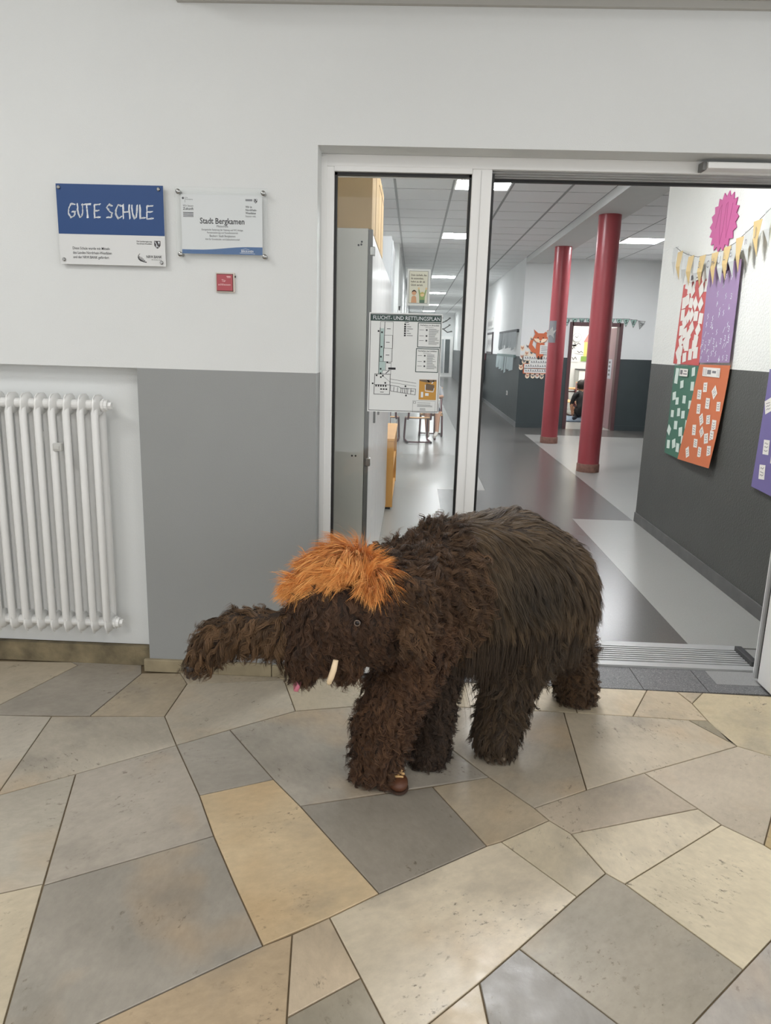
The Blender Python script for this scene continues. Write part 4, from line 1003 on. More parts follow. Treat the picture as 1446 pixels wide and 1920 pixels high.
# ------------------------------------------------------------------ people
def person(name, joints, bones, mats_, lab, root='pelvis', head=None, hair=None):
    """one continuous skinned body; joints: name -> (pos, radius); bones: (a, b, material index)"""
    names = list(joints); idx = {n: i for i, n in enumerate(names)}
    base = Vector(joints[root][0]); base.z = min(joints[n][0][2] for n in names)-.03; base.z = max(0, base.z)
    me = bpy.data.meshes.new(name)
    me.from_pydata([Vector(joints[n][0])-base for n in names], [(idx[a], idx[b_]) for a, b_, _ in bones], [])
    o = bpy.data.objects.new('tmp', me); COL.objects.link(o)
    md = o.modifiers.new('skin', 'SKIN'); md.use_smooth_shade = True
    sv = me.skin_vertices[0].data
    for n in names: r_ = joints[n][1]; sv[idx[n]].radius = (r_, r_) if not hasattr(r_, '__len__') else r_; sv[idx[n]].use_root = (n == root)
    o.modifiers.new('sub', 'SUBSURF').levels = 2
    dg = bpy.context.evaluated_depsgraph_get()
    m2 = bpy.data.meshes.new_from_object(o.evaluated_get(dg)); bpy.data.objects.remove(o)
    m2.materials.clear()
    for mm in mats_: m2.materials.append(mm)
    segs = [(Vector(joints[a][0])-base, Vector(joints[b_][0])-base, mi) for a, b_, mi in bones]
    for p in m2.polygons:
        c = p.center; best = 9; bi = 0
        for a, e, mi in segs:
            ab = e-a; t_ = max(0, min(1, (c-a).dot(ab)/max(1e-9, ab.length_squared))); d_ = (c-(a+ab*t_)).length
            if d_ < best: best, bi = d_, mi
        p.material_index = bi; p.use_smooth = True
    t = thing(name, base, lab, 'person')
    link('body', m2, t)
    if head:
        c, r_, face_dir, hcol = head; c = Vector(c); fd = Vector(face_dir).normalized(); sd = fd.cross(Z_).normalized(); skin = mats_[0]
        b = MB(); b.ball(c, (r_*.86, r_*.95, r_*1.12), 18, 12); h = obj('head', b, skin, t, smooth=True)
        b = MB(); b.tube([c+fd*r_*.85+Vector((0, 0, .01)), c+fd*r_*1.08+Vector((0, 0, -.02))], [.008, .014], 8); obj('nose', b, skin, h, smooth=True)
        for sx in (-1, 1):
            b = MB(); b.ball(c+fd*r_*.85+sd*sx*r_*.36+Vector((0, 0, .012)), .010, 8, 6); obj('eye', b, INK, h, smooth=True)
            b = MB(); b.ball(c+sd*sx*r_*.9, (.012, .02, .028), 8, 6); obj('ear', b, skin, h, smooth=True)
        b = MB(); b.line(Fr(c+fd*r_*.9-Z_*r_*.45, -sd, Z_), [(-.018, 0), (.018, 0)], .006, 0, .006); obj('mouth', b, mat('lips', (150, 84, 78), .6), h)
        b = MB(); b.ball(c-fd*r_*.14+Vector((0, 0, r_*.17)), (r_*.98, r_*1.04, r_*1.12), 18, 12)
        vs = [Vector(v) for v in b.v]; keep = [f for f in b.f if (sum((vs[i]-c).dot(fd) for i in f)/4 < r_*.45 or sum(vs[i].z-c.z for i in f)/4 > r_*.55) and sum(vs[i].z-c.z for i in f)/4 > -r_*.55]
        b.f = keep; b.mi = [0]*len(keep); obj('hair', b, hcol, h, smooth=True)
    return t
def hand(P, wrist, dirv, up, s_=1., side=1):
    """adds a small five-finger hand to the joint table"""
    pass
SKIN = mat('skin', (206, 158, 128), .55); BLK = mat('cloth_black', (30, 30, 32), .8); JEAN = mat('cloth_dark_blue', (44, 48, 60), .8); HAIRD = mat('hair_dark', (38, 30, 26), .6); WHT = mat('sneaker_white', (214, 210, 202), .6); TEE = mat('cloth_grey', (150, 152, 156), .8)
def fingers(J, B, w_, d_, side, pre, mi, s_=1.):
    """palm and five unequal fingers growing out of a wrist joint"""
    d_ = Vector(d_).normalized(); sd = Vector(side).normalized(); w0 = Vector(J[w_][0])
    J[pre+'palm'] = (w0+d_*.035*s_, .020*s_); B.append((w_, pre+'palm', mi))
    curl = d_.cross(sd).normalized()
    for k, (off, ln) in enumerate([(-.024, .045), (-.008, .055), (.008, .052), (.023, .040)]):
        a = w0+d_*.062*s_+sd*off*s_; e1 = a+(d_*.55+curl*.25)*ln*s_; e2 = e1+(d_*.25+curl*.45)*ln*s_
        J[pre+'k%d' % k] = (a, .0085*s_); J[pre+'m%d' % k] = (e1, .0075*s_); J[pre+'t%d' % k] = (e2, .006*s_)
        B += [(pre+'palm', pre+'k%d' % k, mi), (pre+'k%d' % k, pre+'m%d' % k, mi), (pre+'m%d' % k, pre+'t%d' % k, mi)]
    a = w0+d_*.02*s_-sd*.028*s_; J[pre+'th1'] = (a, .009*s_); J[pre+'th2'] = (a+(d_*.6-sd*.5)*.035*s_, .007*s_)
    B += [(pre+'palm', pre+'th1', mi), (pre+'th1', pre+'th2', mi)]

# child on the corridor chair, mostly hidden by the escape plan
cx0, cy0 = .34, 9.60
J = {'pelvis': ((cx0, cy0, .50), .105), 'chest': ((cx0, cy0-.03, .72), .105), 'neckb': ((cx0, cy0-.04, .86), .055), 'neck': ((cx0, cy0-.05, .91), .042),
     'shl': ((cx0-.13, cy0-.04, .82), .05), 'ell': ((cx0-.17, cy0-.16, .68), .036), 'wrl': ((cx0-.10, cy0-.34, .69), .024),
     'shr': ((cx0+.13, cy0-.04, .82), .05), 'elr': ((cx0+.17, cy0-.16, .68), .036), 'wrr': ((cx0+.10, cy0-.34, .69), .024),
     'hpl': ((cx0-.07, cy0-.05, .48), .075), 'knl': ((cx0-.08, cy0-.36, .46), .055), 'anl': ((cx0-.06, cy0-.42, .10), .034), 'tol': ((cx0-.06, cy0-.55, .05), .034),
     'hpr': ((cx0+.07, cy0-.05, .48), .075), 'knr': ((cx0+.10, cy0-.40, .45), .055), 'anr': ((cx0+.09, cy0-.52, .11), .034), 'tor': ((cx0+.04, cy0-.66, .05), .034)}
B = [('pelvis', 'chest', 1), ('chest', 'neckb', 1), ('neckb', 'neck', 0), ('neckb', 'shl', 1), ('shl', 'ell', 1), ('ell', 'wrl', 0), ('neckb', 'shr', 1), ('shr', 'elr', 1), ('elr', 'wrr', 0),
     ('pelvis', 'hpl', 2), ('hpl', 'knl', 2), ('knl', 'anl', 0), ('anl', 'tol', 3), ('pelvis', 'hpr', 2), ('hpr', 'knr', 2), ('knr', 'anr', 0), ('anr', 'tor', 3)]
fingers(J, B, 'wrl', (.2, -1, 0), (1, .2, 0), 'l', 0, .8); fingers(J, B, 'wrr', (-.2, -1, 0), (-1, .2, 0), 'r', 0, .8)
person('person', J, B, [SKIN, TEE, JEAN, WHT], 'seated child with bare shins and white sneakers at the corridor desk', head=((cx0, cy0-.06, 1.03), .10, (0, -1, -.2), HAIRD))

# child squatting on a mat inside the classroom
cx0, cy0 = 3.70, 13.05
J = {'pelvis': ((cx0, cy0, .24), .13), 'waist': ((cx0-.01, cy0+.02, .36), .13), 'chest': ((cx0-.02, cy0+.06, .50), .135), 'neckb': ((cx0-.03, cy0+.10, .62), .06), 'neck': ((cx0-.03, cy0+.13, .67), .045),
     'shl': ((cx0-.17, cy0+.08, .57), .06), 'ell': ((cx0-.24, cy0+.06, .38), .042), 'wrl': ((cx0-.20, cy0+.10, .20), .028),
     'shr': ((cx0+.13, cy0+.12, .57), .06), 'elr': ((cx0+.20, cy0+.20, .40), .042), 'wrr': ((cx0+.12, cy0+.32, .28), .028),
     'hpl': ((cx0-.09, cy0-.02, .22), .09), 'knl': ((cx0-.16, cy0+.22, .30), .065), 'anl': ((cx0-.13, cy0-.02, .10), .045), 'tol': ((cx0-.20, cy0+.02, .06), .04),
     'hpr': ((cx0+.09, cy0-.02, .22), .09), 'knr': ((cx0+.15, cy0+.24, .30), .065), 'anr': ((cx0+.10, cy0-.02, .10), .045), 'tor': ((cx0+.12, cy0+.14, .06), .04)}
B = [('pelvis', 'waist', 1), ('waist', 'chest', 1), ('chest', 'neckb', 1), ('neckb', 'neck', 0), ('neckb', 'shl', 1), ('shl', 'ell', 1), ('ell', 'wrl', 0), ('neckb', 'shr', 1), ('shr', 'elr', 1), ('elr', 'wrr', 0),
     ('pelvis', 'hpl', 1), ('hpl', 'knl', 1), ('knl', 'anl', 1), ('anl', 'tol', 2), ('pelvis', 'hpr', 1), ('hpr', 'knr', 1), ('knr', 'anr', 1), ('anr', 'tor', 2)]
fingers(J, B, 'wrl', (.1, .2, -1), (0, 1, 0), 'l', 0); fingers(J, B, 'wrr', (-.6, .6, -.3), (.5, .5, 0), 'r', 0)
person('person', J, B, [SKIN, BLK, JEAN], 'child in black T-shirt squatting on a mat in the classroom doorway', head=((cx0-.04, cy0+.16, .76), .105, (-.3, 1, -.3), HAIRD))
# second child kneeling opposite
cx0, cy0 = 3.92, 13.98
J = {'pelvis': ((cx0, cy0, .26), .12), 'chest': ((cx0, cy0-.08, .50), .125), 'neckb': ((cx0, cy0-.14, .64), .055), 'neck': ((cx0, cy0-.17, .69), .042),
     'shl': ((cx0-.15, cy0-.12, .58), .055), 'ell': ((cx0-.22, cy0-.2, .38), .04), 'wrl': ((cx0-.14, cy0-.34, .26), .026),
     'shr': ((cx0+.15, cy0-.12, .58), .055), 'elr': ((cx0+.22, cy0-.2, .38), .04), 'wrr': ((cx0+.14, cy0-.34, .26), .026),
     'knl': ((cx0-.12, cy0-.28, .10), .075), 'anl': ((cx0-.10, cy0+.12, .07), .045), 'knr': ((cx0+.12, cy0-.28, .10), .075), 'anr': ((cx0+.10, cy0+.12, .07), .045)}
B = [('pelvis', 'chest', 1), ('chest', 'neckb', 1), ('neckb', 'neck', 0), ('neckb', 'shl', 1), ('shl', 'ell', 1), ('ell', 'wrl', 0), ('neckb', 'shr', 1), ('shr', 'elr', 1), ('elr', 'wrr', 0), ('pelvis', 'knl', 2), ('knl', 'anl', 2), ('pelvis', 'knr', 2), ('knr', 'anr', 2)]
fingers(J, B, 'wrl', (.2, -.6, -.5), (1, 0, 0), 'l', 0); fingers(J, B, 'wrr', (-.2, -.6, -.5), (-1, 0, 0), 'r', 0)
person('person', J, B, [SKIN, mat('cloth_charcoal', (52, 52, 56), .8), JEAN], 'dark-haired child kneeling behind the squatting one in the classroom', head=((cx0, cy0-.2, .78), .105, (0, -1, -.4), HAIRD))

# ------------------------------------------------------------------ classroom
b = MB(); b.box((2.2, 16.6, 0), (6.4, 16.75, 3.35)); struct('wall_classroom_back', b, mat('wall_bright', (226, 226, 222), .8))
b = MB(); b.box((6.3, 11.65, 0), (6.4, 16.6, 3.35)); struct('wall_classroom_right', b, WHITE)
b = MB(); b.box((4.6, 11.5, 0), (6.4, 11.65, 3.35)); struct('wall_classroom_front', b, WHITE)
b = MB(); b.box((2.2, 11.5, 3.2), (6.4, 16.75, 3.3)); struct('ceiling_classroom', b, CEILW)
for x, y, lab in ((3.4, 13.2, 'classroom ceiling lamp nearer to the classroom door'), (4.6, 15.0, 'classroom ceiling lamp farther from the classroom door')):
    t = thing('ceiling_lamp', (x, y, 3.15), lab, 'lamp', 'classroom ceiling lamps'); b = MB(); b.box((x-.62, y-.32, 3.16), (x+.62, y+.32, 3.2)); obj('housing', b, FRAME, t); b = MB(); b.box((x-.6, y-.3, 3.15), (x+.6, y+.3, 3.161)); obj('diffuser', b, mat('lamp_diffuser_class', (255, 252, 246), .5, emit=PANEL*.6), t)
d4 = thing('door_4', ((CDX0+CDX1)/2, BWY, 0), None, None, kind='structure')
DRED = mat('door_maroon', (92, 66, 68), .45); DLEAF = mat('door_leaf_mauve', (158, 128, 132), .5)
b = MB(); b.box((CDX0-.05, BWY-.015, 0), (CDX0+.02, BWY+.16, CDZ+.05)); b.box((CDX1-.02, BWY-.015, 0), (CDX1+.05, BWY+.16, CDZ+.05)); b.box((CDX0, BWY-.015, CDZ-.02), (CDX1, BWY+.16, CDZ+.05)); obj('door_frame', b, DRED, d4)
b = MB(); b.box((CDX1-.02, BWY+.16, .01), (CDX1+.025, BWY+1.04, CDZ-.03)); lf = obj('door_leaf', b, DLEAF, d4)
b = MB(); b.tube([(CDX1-.02, BWY+.95, 1.02), (CDX1-.06, BWY+.95, 1.02), (CDX1-.06, BWY+.83, 1.02)], .011, 8); obj('door_handle', b, STEEL, lf)
fr_ = Fr((CDX1-.022, BWY+.2, 0), -Y_, Z_)
b = MB(); b.rect(Fr((CDX1-.021, 0, 0), -Y_, Z_), -(BWY+.62), .98, -(BWY+.3), 1.36, 0, .002); sh = obj('door_notice', b, mat('notice_grey', (186, 188, 198), .6), lf)
b = MB()
for k in range(4): b.rect(Fr((CDX1-.023, 0, 0), -Y_, Z_), -(BWY+.53), 1.04+.08*k, -(BWY+.40), 1.08+.08*k, 0, .0006)
obj('notice_print', b, SCR, sh)
CW = Fr((0, 16.59, 0), X_, Z_)
def cw(x, y): q = on_y(x, y, 16.59); return (q.x, q.z)
p = cw(1082, 633); t = thing('wall_clock', CW.p(p[0], p[1]-.12), 'round white wall clock inside the classroom', 'clock')
b = MB(); b.disc(CW, p[0], p[1], .115, 0, .03, 24); obj('clock_case', b, mat('clock_grey', (176, 178, 180), .4), t); b = MB(); b.disc(CW, p[0], p[1], .10, .03, .033, 24); obj('clock_face', b, PAPER, t)
b = MB(); b.line(CW, [(p[0], p[1]), (p[0]-.05, p[1]+.02)], .012, .033, .036); b.line(CW, [(p[0], p[1]), (p[0]+.03, p[1]+.05)], .009, .033, .036); obj('clock_hands', b, INK, t)
a, c = cw(1094, 668), cw(1118, 642)
t = thing('house_poster', CW.p((a[0]+c[0])/2, a[1]-.15, .002), 'paper house with yellow wall, pink roof and green base on the classroom wall', 'decoration')
b = MB(); b.rect(CW, a[0], a[1], c[0], c[1], .002, .006); obj('house_wall', b, mat('paper_yellow', (232, 206, 120), .7), t)
b = MB(); b.prism(CW, [(a[0]-.02, c[1]), (c[0]+.02, c[1]), (c[0]-.06, c[1]+.2), (a[0]+.08, c[1]+.2)], .002, .007); obj('house_roof', b, mat('paper_pink', (226, 140, 130), .7), t)
b = MB(); b.rect(CW, a[0]-.06, a[1]-.13, c[0], a[1], .002, .007); obj('house_base', b, mat('paper_green', (134, 168, 84), .7), t)
for k, (x, y, w_, h_, lab) in enumerate([(1083, 645, .26, .12, 'wide paper strip under the classroom clock'), (1075, 652, .14, .16, 'small worksheet at the left edge of the classroom wall papers'), (1088, 660, .24, .1, 'slanted worksheet in the middle of the classroom wall papers'), (1077, 672, .2, .18, 'lowest worksheet with a dark drawing on the classroom wall')]):
    p = cw(x, y); f = CW.at(*p).rot((.0, .05, -.12, -.1)[k]); t = thing('wall_paper', f.p(0, -h_/2), lab, 'paper', 'papers on the classroom wall')
    b = MB(); b.rect(f, -w_/2, -h_/2, w_/2, h_/2, .001, .004); obj('sheet', b, PAPER, t)
    b = MB(); b.line(f, [(-w_*.3, h_*.1), (-w_*.1, -h_*.2), (w_*.1, h_*.2), (w_*.3, -h_*.1)], .02, .004, .005); obj('drawing', b, SCR, t)
a, c = cw(1076, 728), cw(1104, 694)
t = thing('side_board', (a[0]+.3, 16.3, 0), 'low white sideboard with a dark rim on the back wall of the classroom', 'cabinet')
b = MB(); b.box((a[0], 16.1, .06), (c[0]+.5, 16.58, c[1]), .004); obj('body', b, PAPER, t); b = MB(); b.box((a[0]-.01, 16.08, c[1]), (c[0]+.51, 16.585, c[1]+.03), .003); obj('top_panel', b, mat('rim_dark', (70, 70, 72), .5), t); b = MB(); b.box((a[0]+.03, 16.13, 0), (c[0]+.47, 16.55, .06)); obj('plinth', b, INK, t)
school_desk(3.30, 4.05, 15.0, 15.5, .62, 'classroom desk behind the squatting child', SEATW)
school_chair(3.57, 14.62, math.radians(185), .36, 'wooden classroom chair at the left of the classroom doorway', 'classroom chairs')
school_chair(4.06, 14.62, math.radians(172), .36, 'wooden classroom chair in the middle of the classroom doorway', 'classroom chairs')
school_desk(4.30, 5.0, 13.75, 14.25, .74, 'classroom desk with a maroon frame at the right of the doorway', SEATW)
school_chair(4.42, 13.35, math.radians(90), .38, 'maroon framed chair beside the open classroom door', 'classroom chairs')
b = MB(); b.box((3.44, 15.06, .621), (3.62, 15.4, .84), .01); obj('yellow_box', b, mat('plastic_yellow', (232, 176, 50), .4), label='yellow plastic box on the classroom desk', cat='box')
b = MB(); b.box((3.36, 12.98, .001), (4.25, 14.2, .028), .01); obj('floor_mat', b, mat('mat_blue', (96, 110, 128), .7), label='flat blue grey mat under the classroom children', cat='mat')

# ------------------------------------------------------------------ class bunting above the classroom door
t = thing('class_bunting', (3.6, BWY-.02, 1.95), 'mint pennants spelling FUCHSKLASSE above the classroom door', 'bunting')
MINT = mat('pennant_mint', (164, 196, 186), .7)
def bwp(x, y): q = on_y(x, y, BWY-.012); return (q.x, q.z)
word = 'FUCHSKLASSE'; pos = [1051.5+13.3*k for k in range(11)]
pos = [1051, 1064.5, 1078, 1091.5, 1105, 1118.5, 1132.5, 1147, 1161.5, 1175, 1189, 1204]
tl = []
for k, x in enumerate(pos):
    y = 596.5+.012*(x-1051)+(0 if x < 1180 else (x-1180)*.18)
    a = bwp(x, y); tl.append(a); w_ = .062
    tip = (a[0]+(.0 if k < 11 else -.03), a[1]-.145)
    b = MB(); b.prism(BW, [(a[0]-w_, a[1]), tip, (a[0]+w_, a[1]-(.0 if k < 11 else .04))], .008, .011); o = obj('pennant', b, MINT if k < 11 else mat('pennant_grey', (170, 176, 172), .7), t)
    b = MB(); b.line(BW, [(a[0]-w_, a[1]), tip, (a[0]+w_, a[1]), (a[0]-w_, a[1])], .008, .011, .012); obj('pennant_edge', b, SCR, o)
    if k < 11: obj('letter', text_mb(BW, word[k], .095, a[0], a[1]-.085, 'CENTER', .02, .0125), INK, o)
    else:
        b = MB(); b.line(BW, [(a[0]-.03, a[1]-.03), (a[0]+.02, a[1]-.05), (a[0]-.015, a[1]-.08)], .012, .011, .0125); obj('paw_drawing', b, SCR, o)
b = MB(); b.tube([BW.p(p[0], p[1], .007) for p in tl], .003, 6); obj('cord', b, SCR, t)

# ------------------------------------------------------------------ fox display left of the classroom door
FOX = mat('fox_orange', (204, 110, 74), .7); FOXW = mat('fox_cream', (236, 216, 190), .7); FOXD = mat('fox_dark', (70, 50, 44), .7)
a = bwp(1013, 646)
f = BW.at(a[0], a[1]+.05, .015)
t = thing('fox_figure', f.p(0, -.2, 0), 'orange paper fox holding a white card on the wall by the classroom door', 'decoration')
b = MB(); b.prism(f, [(-.14, .23), (-.11, .14), (-.15, .06), (-.10, 0), (0, -.03), (.10, .0), (.14, .06), (.11, .14), (.14, .23), (.05, .16), (-.05, .16)], 0, .006); hd = obj('fox_head', b, FOX, t)
b = MB(); b.prism(f, [(-.13, .06), (-.04, .06), (0, .01), (.04, .06), (.13, .06), (.09, .005), (0, -.025), (-.09, .005)], .006, .008); obj('cheeks', b, FOXW, hd)
b = MB(); b.disc(f, -.05, .075, .012, .006, .009, 8); b.disc(f, .05, .075, .012, .006, .009, 8); b.disc(f, 0, 0, .014, .008, .010, 8); obj('face_marks', b, FOXD, hd)
b = MB(); b.prism(f, [(-.07, -.02), (.08, -.02), (.1, -.15), (.06, -.3), (-.05, -.3), (-.08, -.15)], -.002, .004); obj('fox_body', b, FOX, t)
b = MB(); b.prism(f, [(-.06, -.22), (-.15, -.20), (-.22, -.1), (-.19, .02), (-.13, .05), (-.15, -.06), (-.08, -.14)], -.002, .003); obj('fox_tail', b, FOX, t)
b = MB(); b.rect(f, -.03, -.33, .0, -.27, -.001, .005); b.rect(f, .03, -.33, .06, -.27, -.001, .005); obj('fox_paws', b, FOXD, t)
b = MB(); b.rect(f, 0, -.23, .2, -.06, .006, .009); cdp = obj('held_card', b, PAPER, t)
b = MB()
for k in range(4): b.rect(f, .025, -.10-.035*k, .17, -.09-.035*k, .009, .010)
obj('card_print', b, SCR, cdp)
# banner strips with rounded ends
for k, (x, y, w_, red, lab) in enumerate([(1010, 672, .58, 0, 'topmost white word strip under the paper fox'), (1014, 679.5, .42, 0, 'second white word strip under the paper fox'), (1010, 687, .55, 1, 'third white word strip with an orange edge under the paper fox'), (1010, 696, .56, 1, 'lowest white word strip with an orange edge under the paper fox')]):
    p = bwp(x, y); f = BW.at(p[0], p[1], .004)
    t = thing('word_strip', f.p(0, -.04, 0), lab, 'sign', 'word strips under the fox')
    b = MB(); b.rect(f, -w_/2-.02, -.052, w_/2+.02, .05, 0, .004); obj('backing', b, FOX if red else FOXW, t)
    b = MB(); b.rect(f, -w_/2, -.036, w_/2, .04, .004, .006); obj('strip', b, PAPER, t)
    b = MB(); n = int(w_/.045)
    for q in range(n): b.line(f, [(-w_/2+.03+.045*q, -.015), (-.0+-w_/2+.035+.045*q, .018+.006*((q*7) % 3)), (-w_/2+.055+.045*q, -.012)], .010, .006, .007)
    obj('strip_print', b, SCR, t)
k = 0
mini = [(998, 636, 'mini paper fox head left of the big fox, topmost'), (980, 652, 'mini paper fox head at the far left of the fox group, upper'), (990, 649, 'mini paper fox head in the second column of the fox group'), (988, 662, 'mini paper fox head just above the first word strip, left'), (997, 661, 'mini paper fox head beside the tail of the big fox'),
        (979, 668, 'mini paper fox head left of the topmost word strip'), (983, 677, 'mini paper fox head left of the second word strip'), (977, 688, 'pale mini paper fox head alone on the dark paint'), (986, 690, 'mini paper fox head left of the lowest word strips'),
        (989, 704, 'first mini paper fox head of the bottom row'), (999, 704, 'second mini paper fox head of the bottom row'), (1007.5, 704, 'third mini paper fox head of the bottom row'), (1016, 705, 'fourth mini paper fox head of the bottom row'), (1027, 702, 'last mini paper fox head of the bottom row beside the pillar')]
for x, y, lab in mini:
    p = bwp(x, y); f = BW.at(p[0], p[1], .004).rot(.1*((k*5) % 3-1)); k += 1
    t = thing('mini_fox', f.p(0, -.05, 0), lab, 'decoration', 'mini fox heads')
    b = MB(); b.prism(f, [(-.042, .05), (-.03, .022), (-.042, -.01), (-.03, -.045), (.0, -.06), (.03, -.045), (.042, -.01), (.03, .022), (.042, .05), (.0, .03)], 0, .004); obj('head_card', b, FOXW if k % 3 else NOTE, t)
    b = MB(); b.prism(f, [(-.028, .03), (-.012, .012), (.012, .012), (.028, .03), (.026, -.005), (0, -.035), (-.026, -.005)], .004, .005); obj('head_print', b, SCR if k % 2 else mat('fox_faint', (188, 140, 118), .7), t)

# ------------------------------------------------------------------ rails with hanging papers, picture frame, coats on the corridor wall
CWALL = Fr((2.06, 0, 0), -Y_, Z_)
def rail(z0, ya, yb, n, ln, colr, lab, rail_m, pm):
    t = thing('paper_rail', (2.03, (ya+yb)/2, z0-ln), lab, 'rail', 'rails with hanging papers')
    b = MB(); b.box((2.015, ya, z0-.03), (2.06, yb, z0+.03), .004); obj('rail_bar', b, rail_m, t)
    rr = random.Random(n)
    for k in range(n):
        y = ya+.12+(yb-ya-.24)*k/(n-1); w_ = .075*(.7+.5*((k*3) % 4)/3)
        l_ = ln*rr.uniform(.75, 1.05); tw_ = rr.uniform(.02, .07)
        b = MB(); b.add([(2.03-.01, y-w_, z0-.02), (2.03-tw_, y+w_, z0-.02), (2.03-tw_*1.2, y+w_*.8, z0-l_), (2.02, y-w_*.7, z0-l_*.92)], [(0, 1, 2, 3)])
        o = obj('hanging_paper', b, pm, t); o.modifiers.new('thickness', 'SOLIDIFY').thickness = .0015
rail(1.86, 11.85, 14.9, 11, .38, None, 'dark wall rail with grey papers hanging above the paint edge', mat('rail_dark', (70, 74, 76), .5), mat('paper_grey', (176, 182, 184), .7))
rail(1.36, 12.1, 15.1, 8, .36, None, 'grey green wall rail with pale papers hanging on the dark paint', mat('rail_green', (120, 140, 138), .5), mat('paper_bluish', (184, 198, 200), .7))
t = thing('picture_frame', (2.05, 17.3, 1.36), 'dark framed notice board on the corridor wall beside the mullion', 'picture')
b = MB(); b.box((2.03, 16.6, 1.36), (2.06, 18.0, 1.92), .004); obj('frame', b, mat('frame_dark', (70, 64, 66), .5), t); b = MB(); b.box((2.025, 16.68, 1.42), (2.031, 17.92, 1.86)); obj('picture', b, PAPER, t)
b = MB()
for k in range(8): b.rect(Fr((2.0245, 0, 0), -Y_, Z_), -17.7+.14*k, 1.5+.05*(k % 3), -17.64+.14*k, 1.72+.04*(k % 2), 0, .0006)
obj('picture_print', b, SCR, t)
b = MB(); b.box((2.035, 16.7, 2.02), (2.06, 18.1, 2.3)); t = obj('wall_drawing', b, PAPER, label='pale paper strip with pencil drawings above the framed notice board', cat='paper')
b = MB()
for k in range(9): b.line(Fr((2.0345, 0, 0), -Y_, Z_), [(-18.0+.14*k, 2.08), (-17.95+.14*k, 2.22), (-17.9+.14*k, 2.1)], .015, 0, .001)
obj('pencil_lines', b, SCR, t)
b = MB(); b.box((2.04, 13.0, .53), (2.06, 13.12, .62), .003); t = obj('wall_socket', b, PAPER, label='small white socket plate low on the dark corridor wall', cat='socket')
b = MB(); b.disc(Fr((2.039, 13.06, .575), -Y_, Z_), 0, 0, .028, 0, .001); obj('socket_hole', b, SCR, t)
t = thing('coat_rack', (2.04, 21.4, 1.2), 'maroon coat rack panel with hooks on the corridor wall', 'coat rack')
b = MB(); b.box((2.035, 18.3, 1.18), (2.059, 24.5, 1.36), .004); obj('back_panel', b, mat('panel_maroon', (88, 42, 50), .5), t)
for k in range(9):
    b = MB(); b.tube([(2.035, 18.6+.65*k, 1.28), (2.01, 18.6+.65*k, 1.28), (2.005, 18.6+.65*k, 1.30)], .008, 6); obj('hook', b, STEEL, t)
def coat(y, colr, ln, lab):
    t = thing('hanging_coat', (1.93, y, 1.25-ln), lab, 'coat', 'coats on the rack'); rr = random.Random(int(y*10))
    b = MB(); vs = []; n = 12; rows = [(1.24, .05, .05), (1.17, .17, .07), (1.0, .20, .09), (1.25-ln*.7, .21, .10), (1.25-ln, .23, .11)]
    for z, ry, rx in rows:
        for k in range(n):
            a_ = 2*math.pi*k/n; q = 1+.16*math.cos(5*a_+z*3)+rr.uniform(-.05, .05); vs.append((1.90+rx*math.cos(a_)*q, y+ry*math.sin(a_)*q, z))
    fs = [(j*n+k, j*n+(k+1) % n, (j+1)*n+(k+1) % n, (j+1)*n+k) for j in range(len(rows)-1) for k in range(n)]+[tuple(range(n)), tuple((len(rows)-1)*n+k for k in range(n))[::-1]]
    b.add(vs, fs); obj('coat_body', b, mat('coat_%d' % int(y*10), colr, .85), t, smooth=True)
    for s_ in (-1, 1):
        b = MB(); b.tube([(1.93, y+s_*.17, 1.16), (1.90, y+s_*.25, .95), (1.90, y+s_*.24, 1.25-ln*.85)], [.06, .055, .045], 8); obj('sleeve', b, mat('coat_%d' % int(y*10)), t, smooth=True) if False else obj('sleeve', b, MATS['coat_%d' % int(y*10)], t, smooth=True)
coat(18.75, (176, 168, 162), .72, 'pale beige jacket hanging nearest on the corridor coat rack')
coat(19.9, (46, 44, 50), .75, 'black jacket second on the corridor coat rack')
coat(21.8, (70, 40, 48), .85, 'dark red coat in the middle of the corridor coat rack')
coat(22.7, (58, 50, 58), .9, 'dark plum coat far along the corridor coat rack')
coat(23.6, (150, 140, 138), .8, 'grey jacket farthest along the corridor coat rack')
t = thing('school_bag', (1.85, 18.75, 0), 'dark school bag with pale straps on the floor below the coats', 'bag')
b = MB(); b.box((1.72, 18.45, 0.001), (1.98, 18.8, .33), .05); obj('bag_body', b, mat('bag_black', (34, 36, 40), .7), t); b = MB(); b.tube([(1.72, 18.55, .28), (1.68, 18.55, .18), (1.72, 18.55, .06)], .012, 8); b.tube([(1.72, 18.70, .28), (1.68, 18.70, .18), (1.72, 18.70, .06)], .012, 8); obj('strap', b, mat('strap_pale', (170, 176, 178), .7), t)
t = thing('branch_mural', (1.2, 35.97, 2.2), 'dark branch drawing on the white end wall of the corridor', 'decoration'); f = Fr((1.0, 35.99, 2.2), X_, Z_); b = MB()
for pts in ([(0, .1), (.25, .25), (.5, .2), (.8, .4)], [(.25, .25), (.35, .5), (.6, .6)], [(.5, .2), (.7, .05), (.9, .1)], [(.1, .4), (.3, .55), (.4, .75)], [(.6, .6), (.8, .75)]): b.line(f, pts, .05, 0, .01)
obj('branches', b, mat('branch_dark', (82, 82, 80), .8), t)
b = MB()
for x, z in [(.8, .42), (.62, .62), (.9, .1), (.4, .76), (.8, .76), (.5, .22), (.3, .56)]: b.disc(f, x, z, .06, .01, .02, 8, .035)
obj('leaves', b, mat('leaf_dark', (96, 98, 92), .8), t)

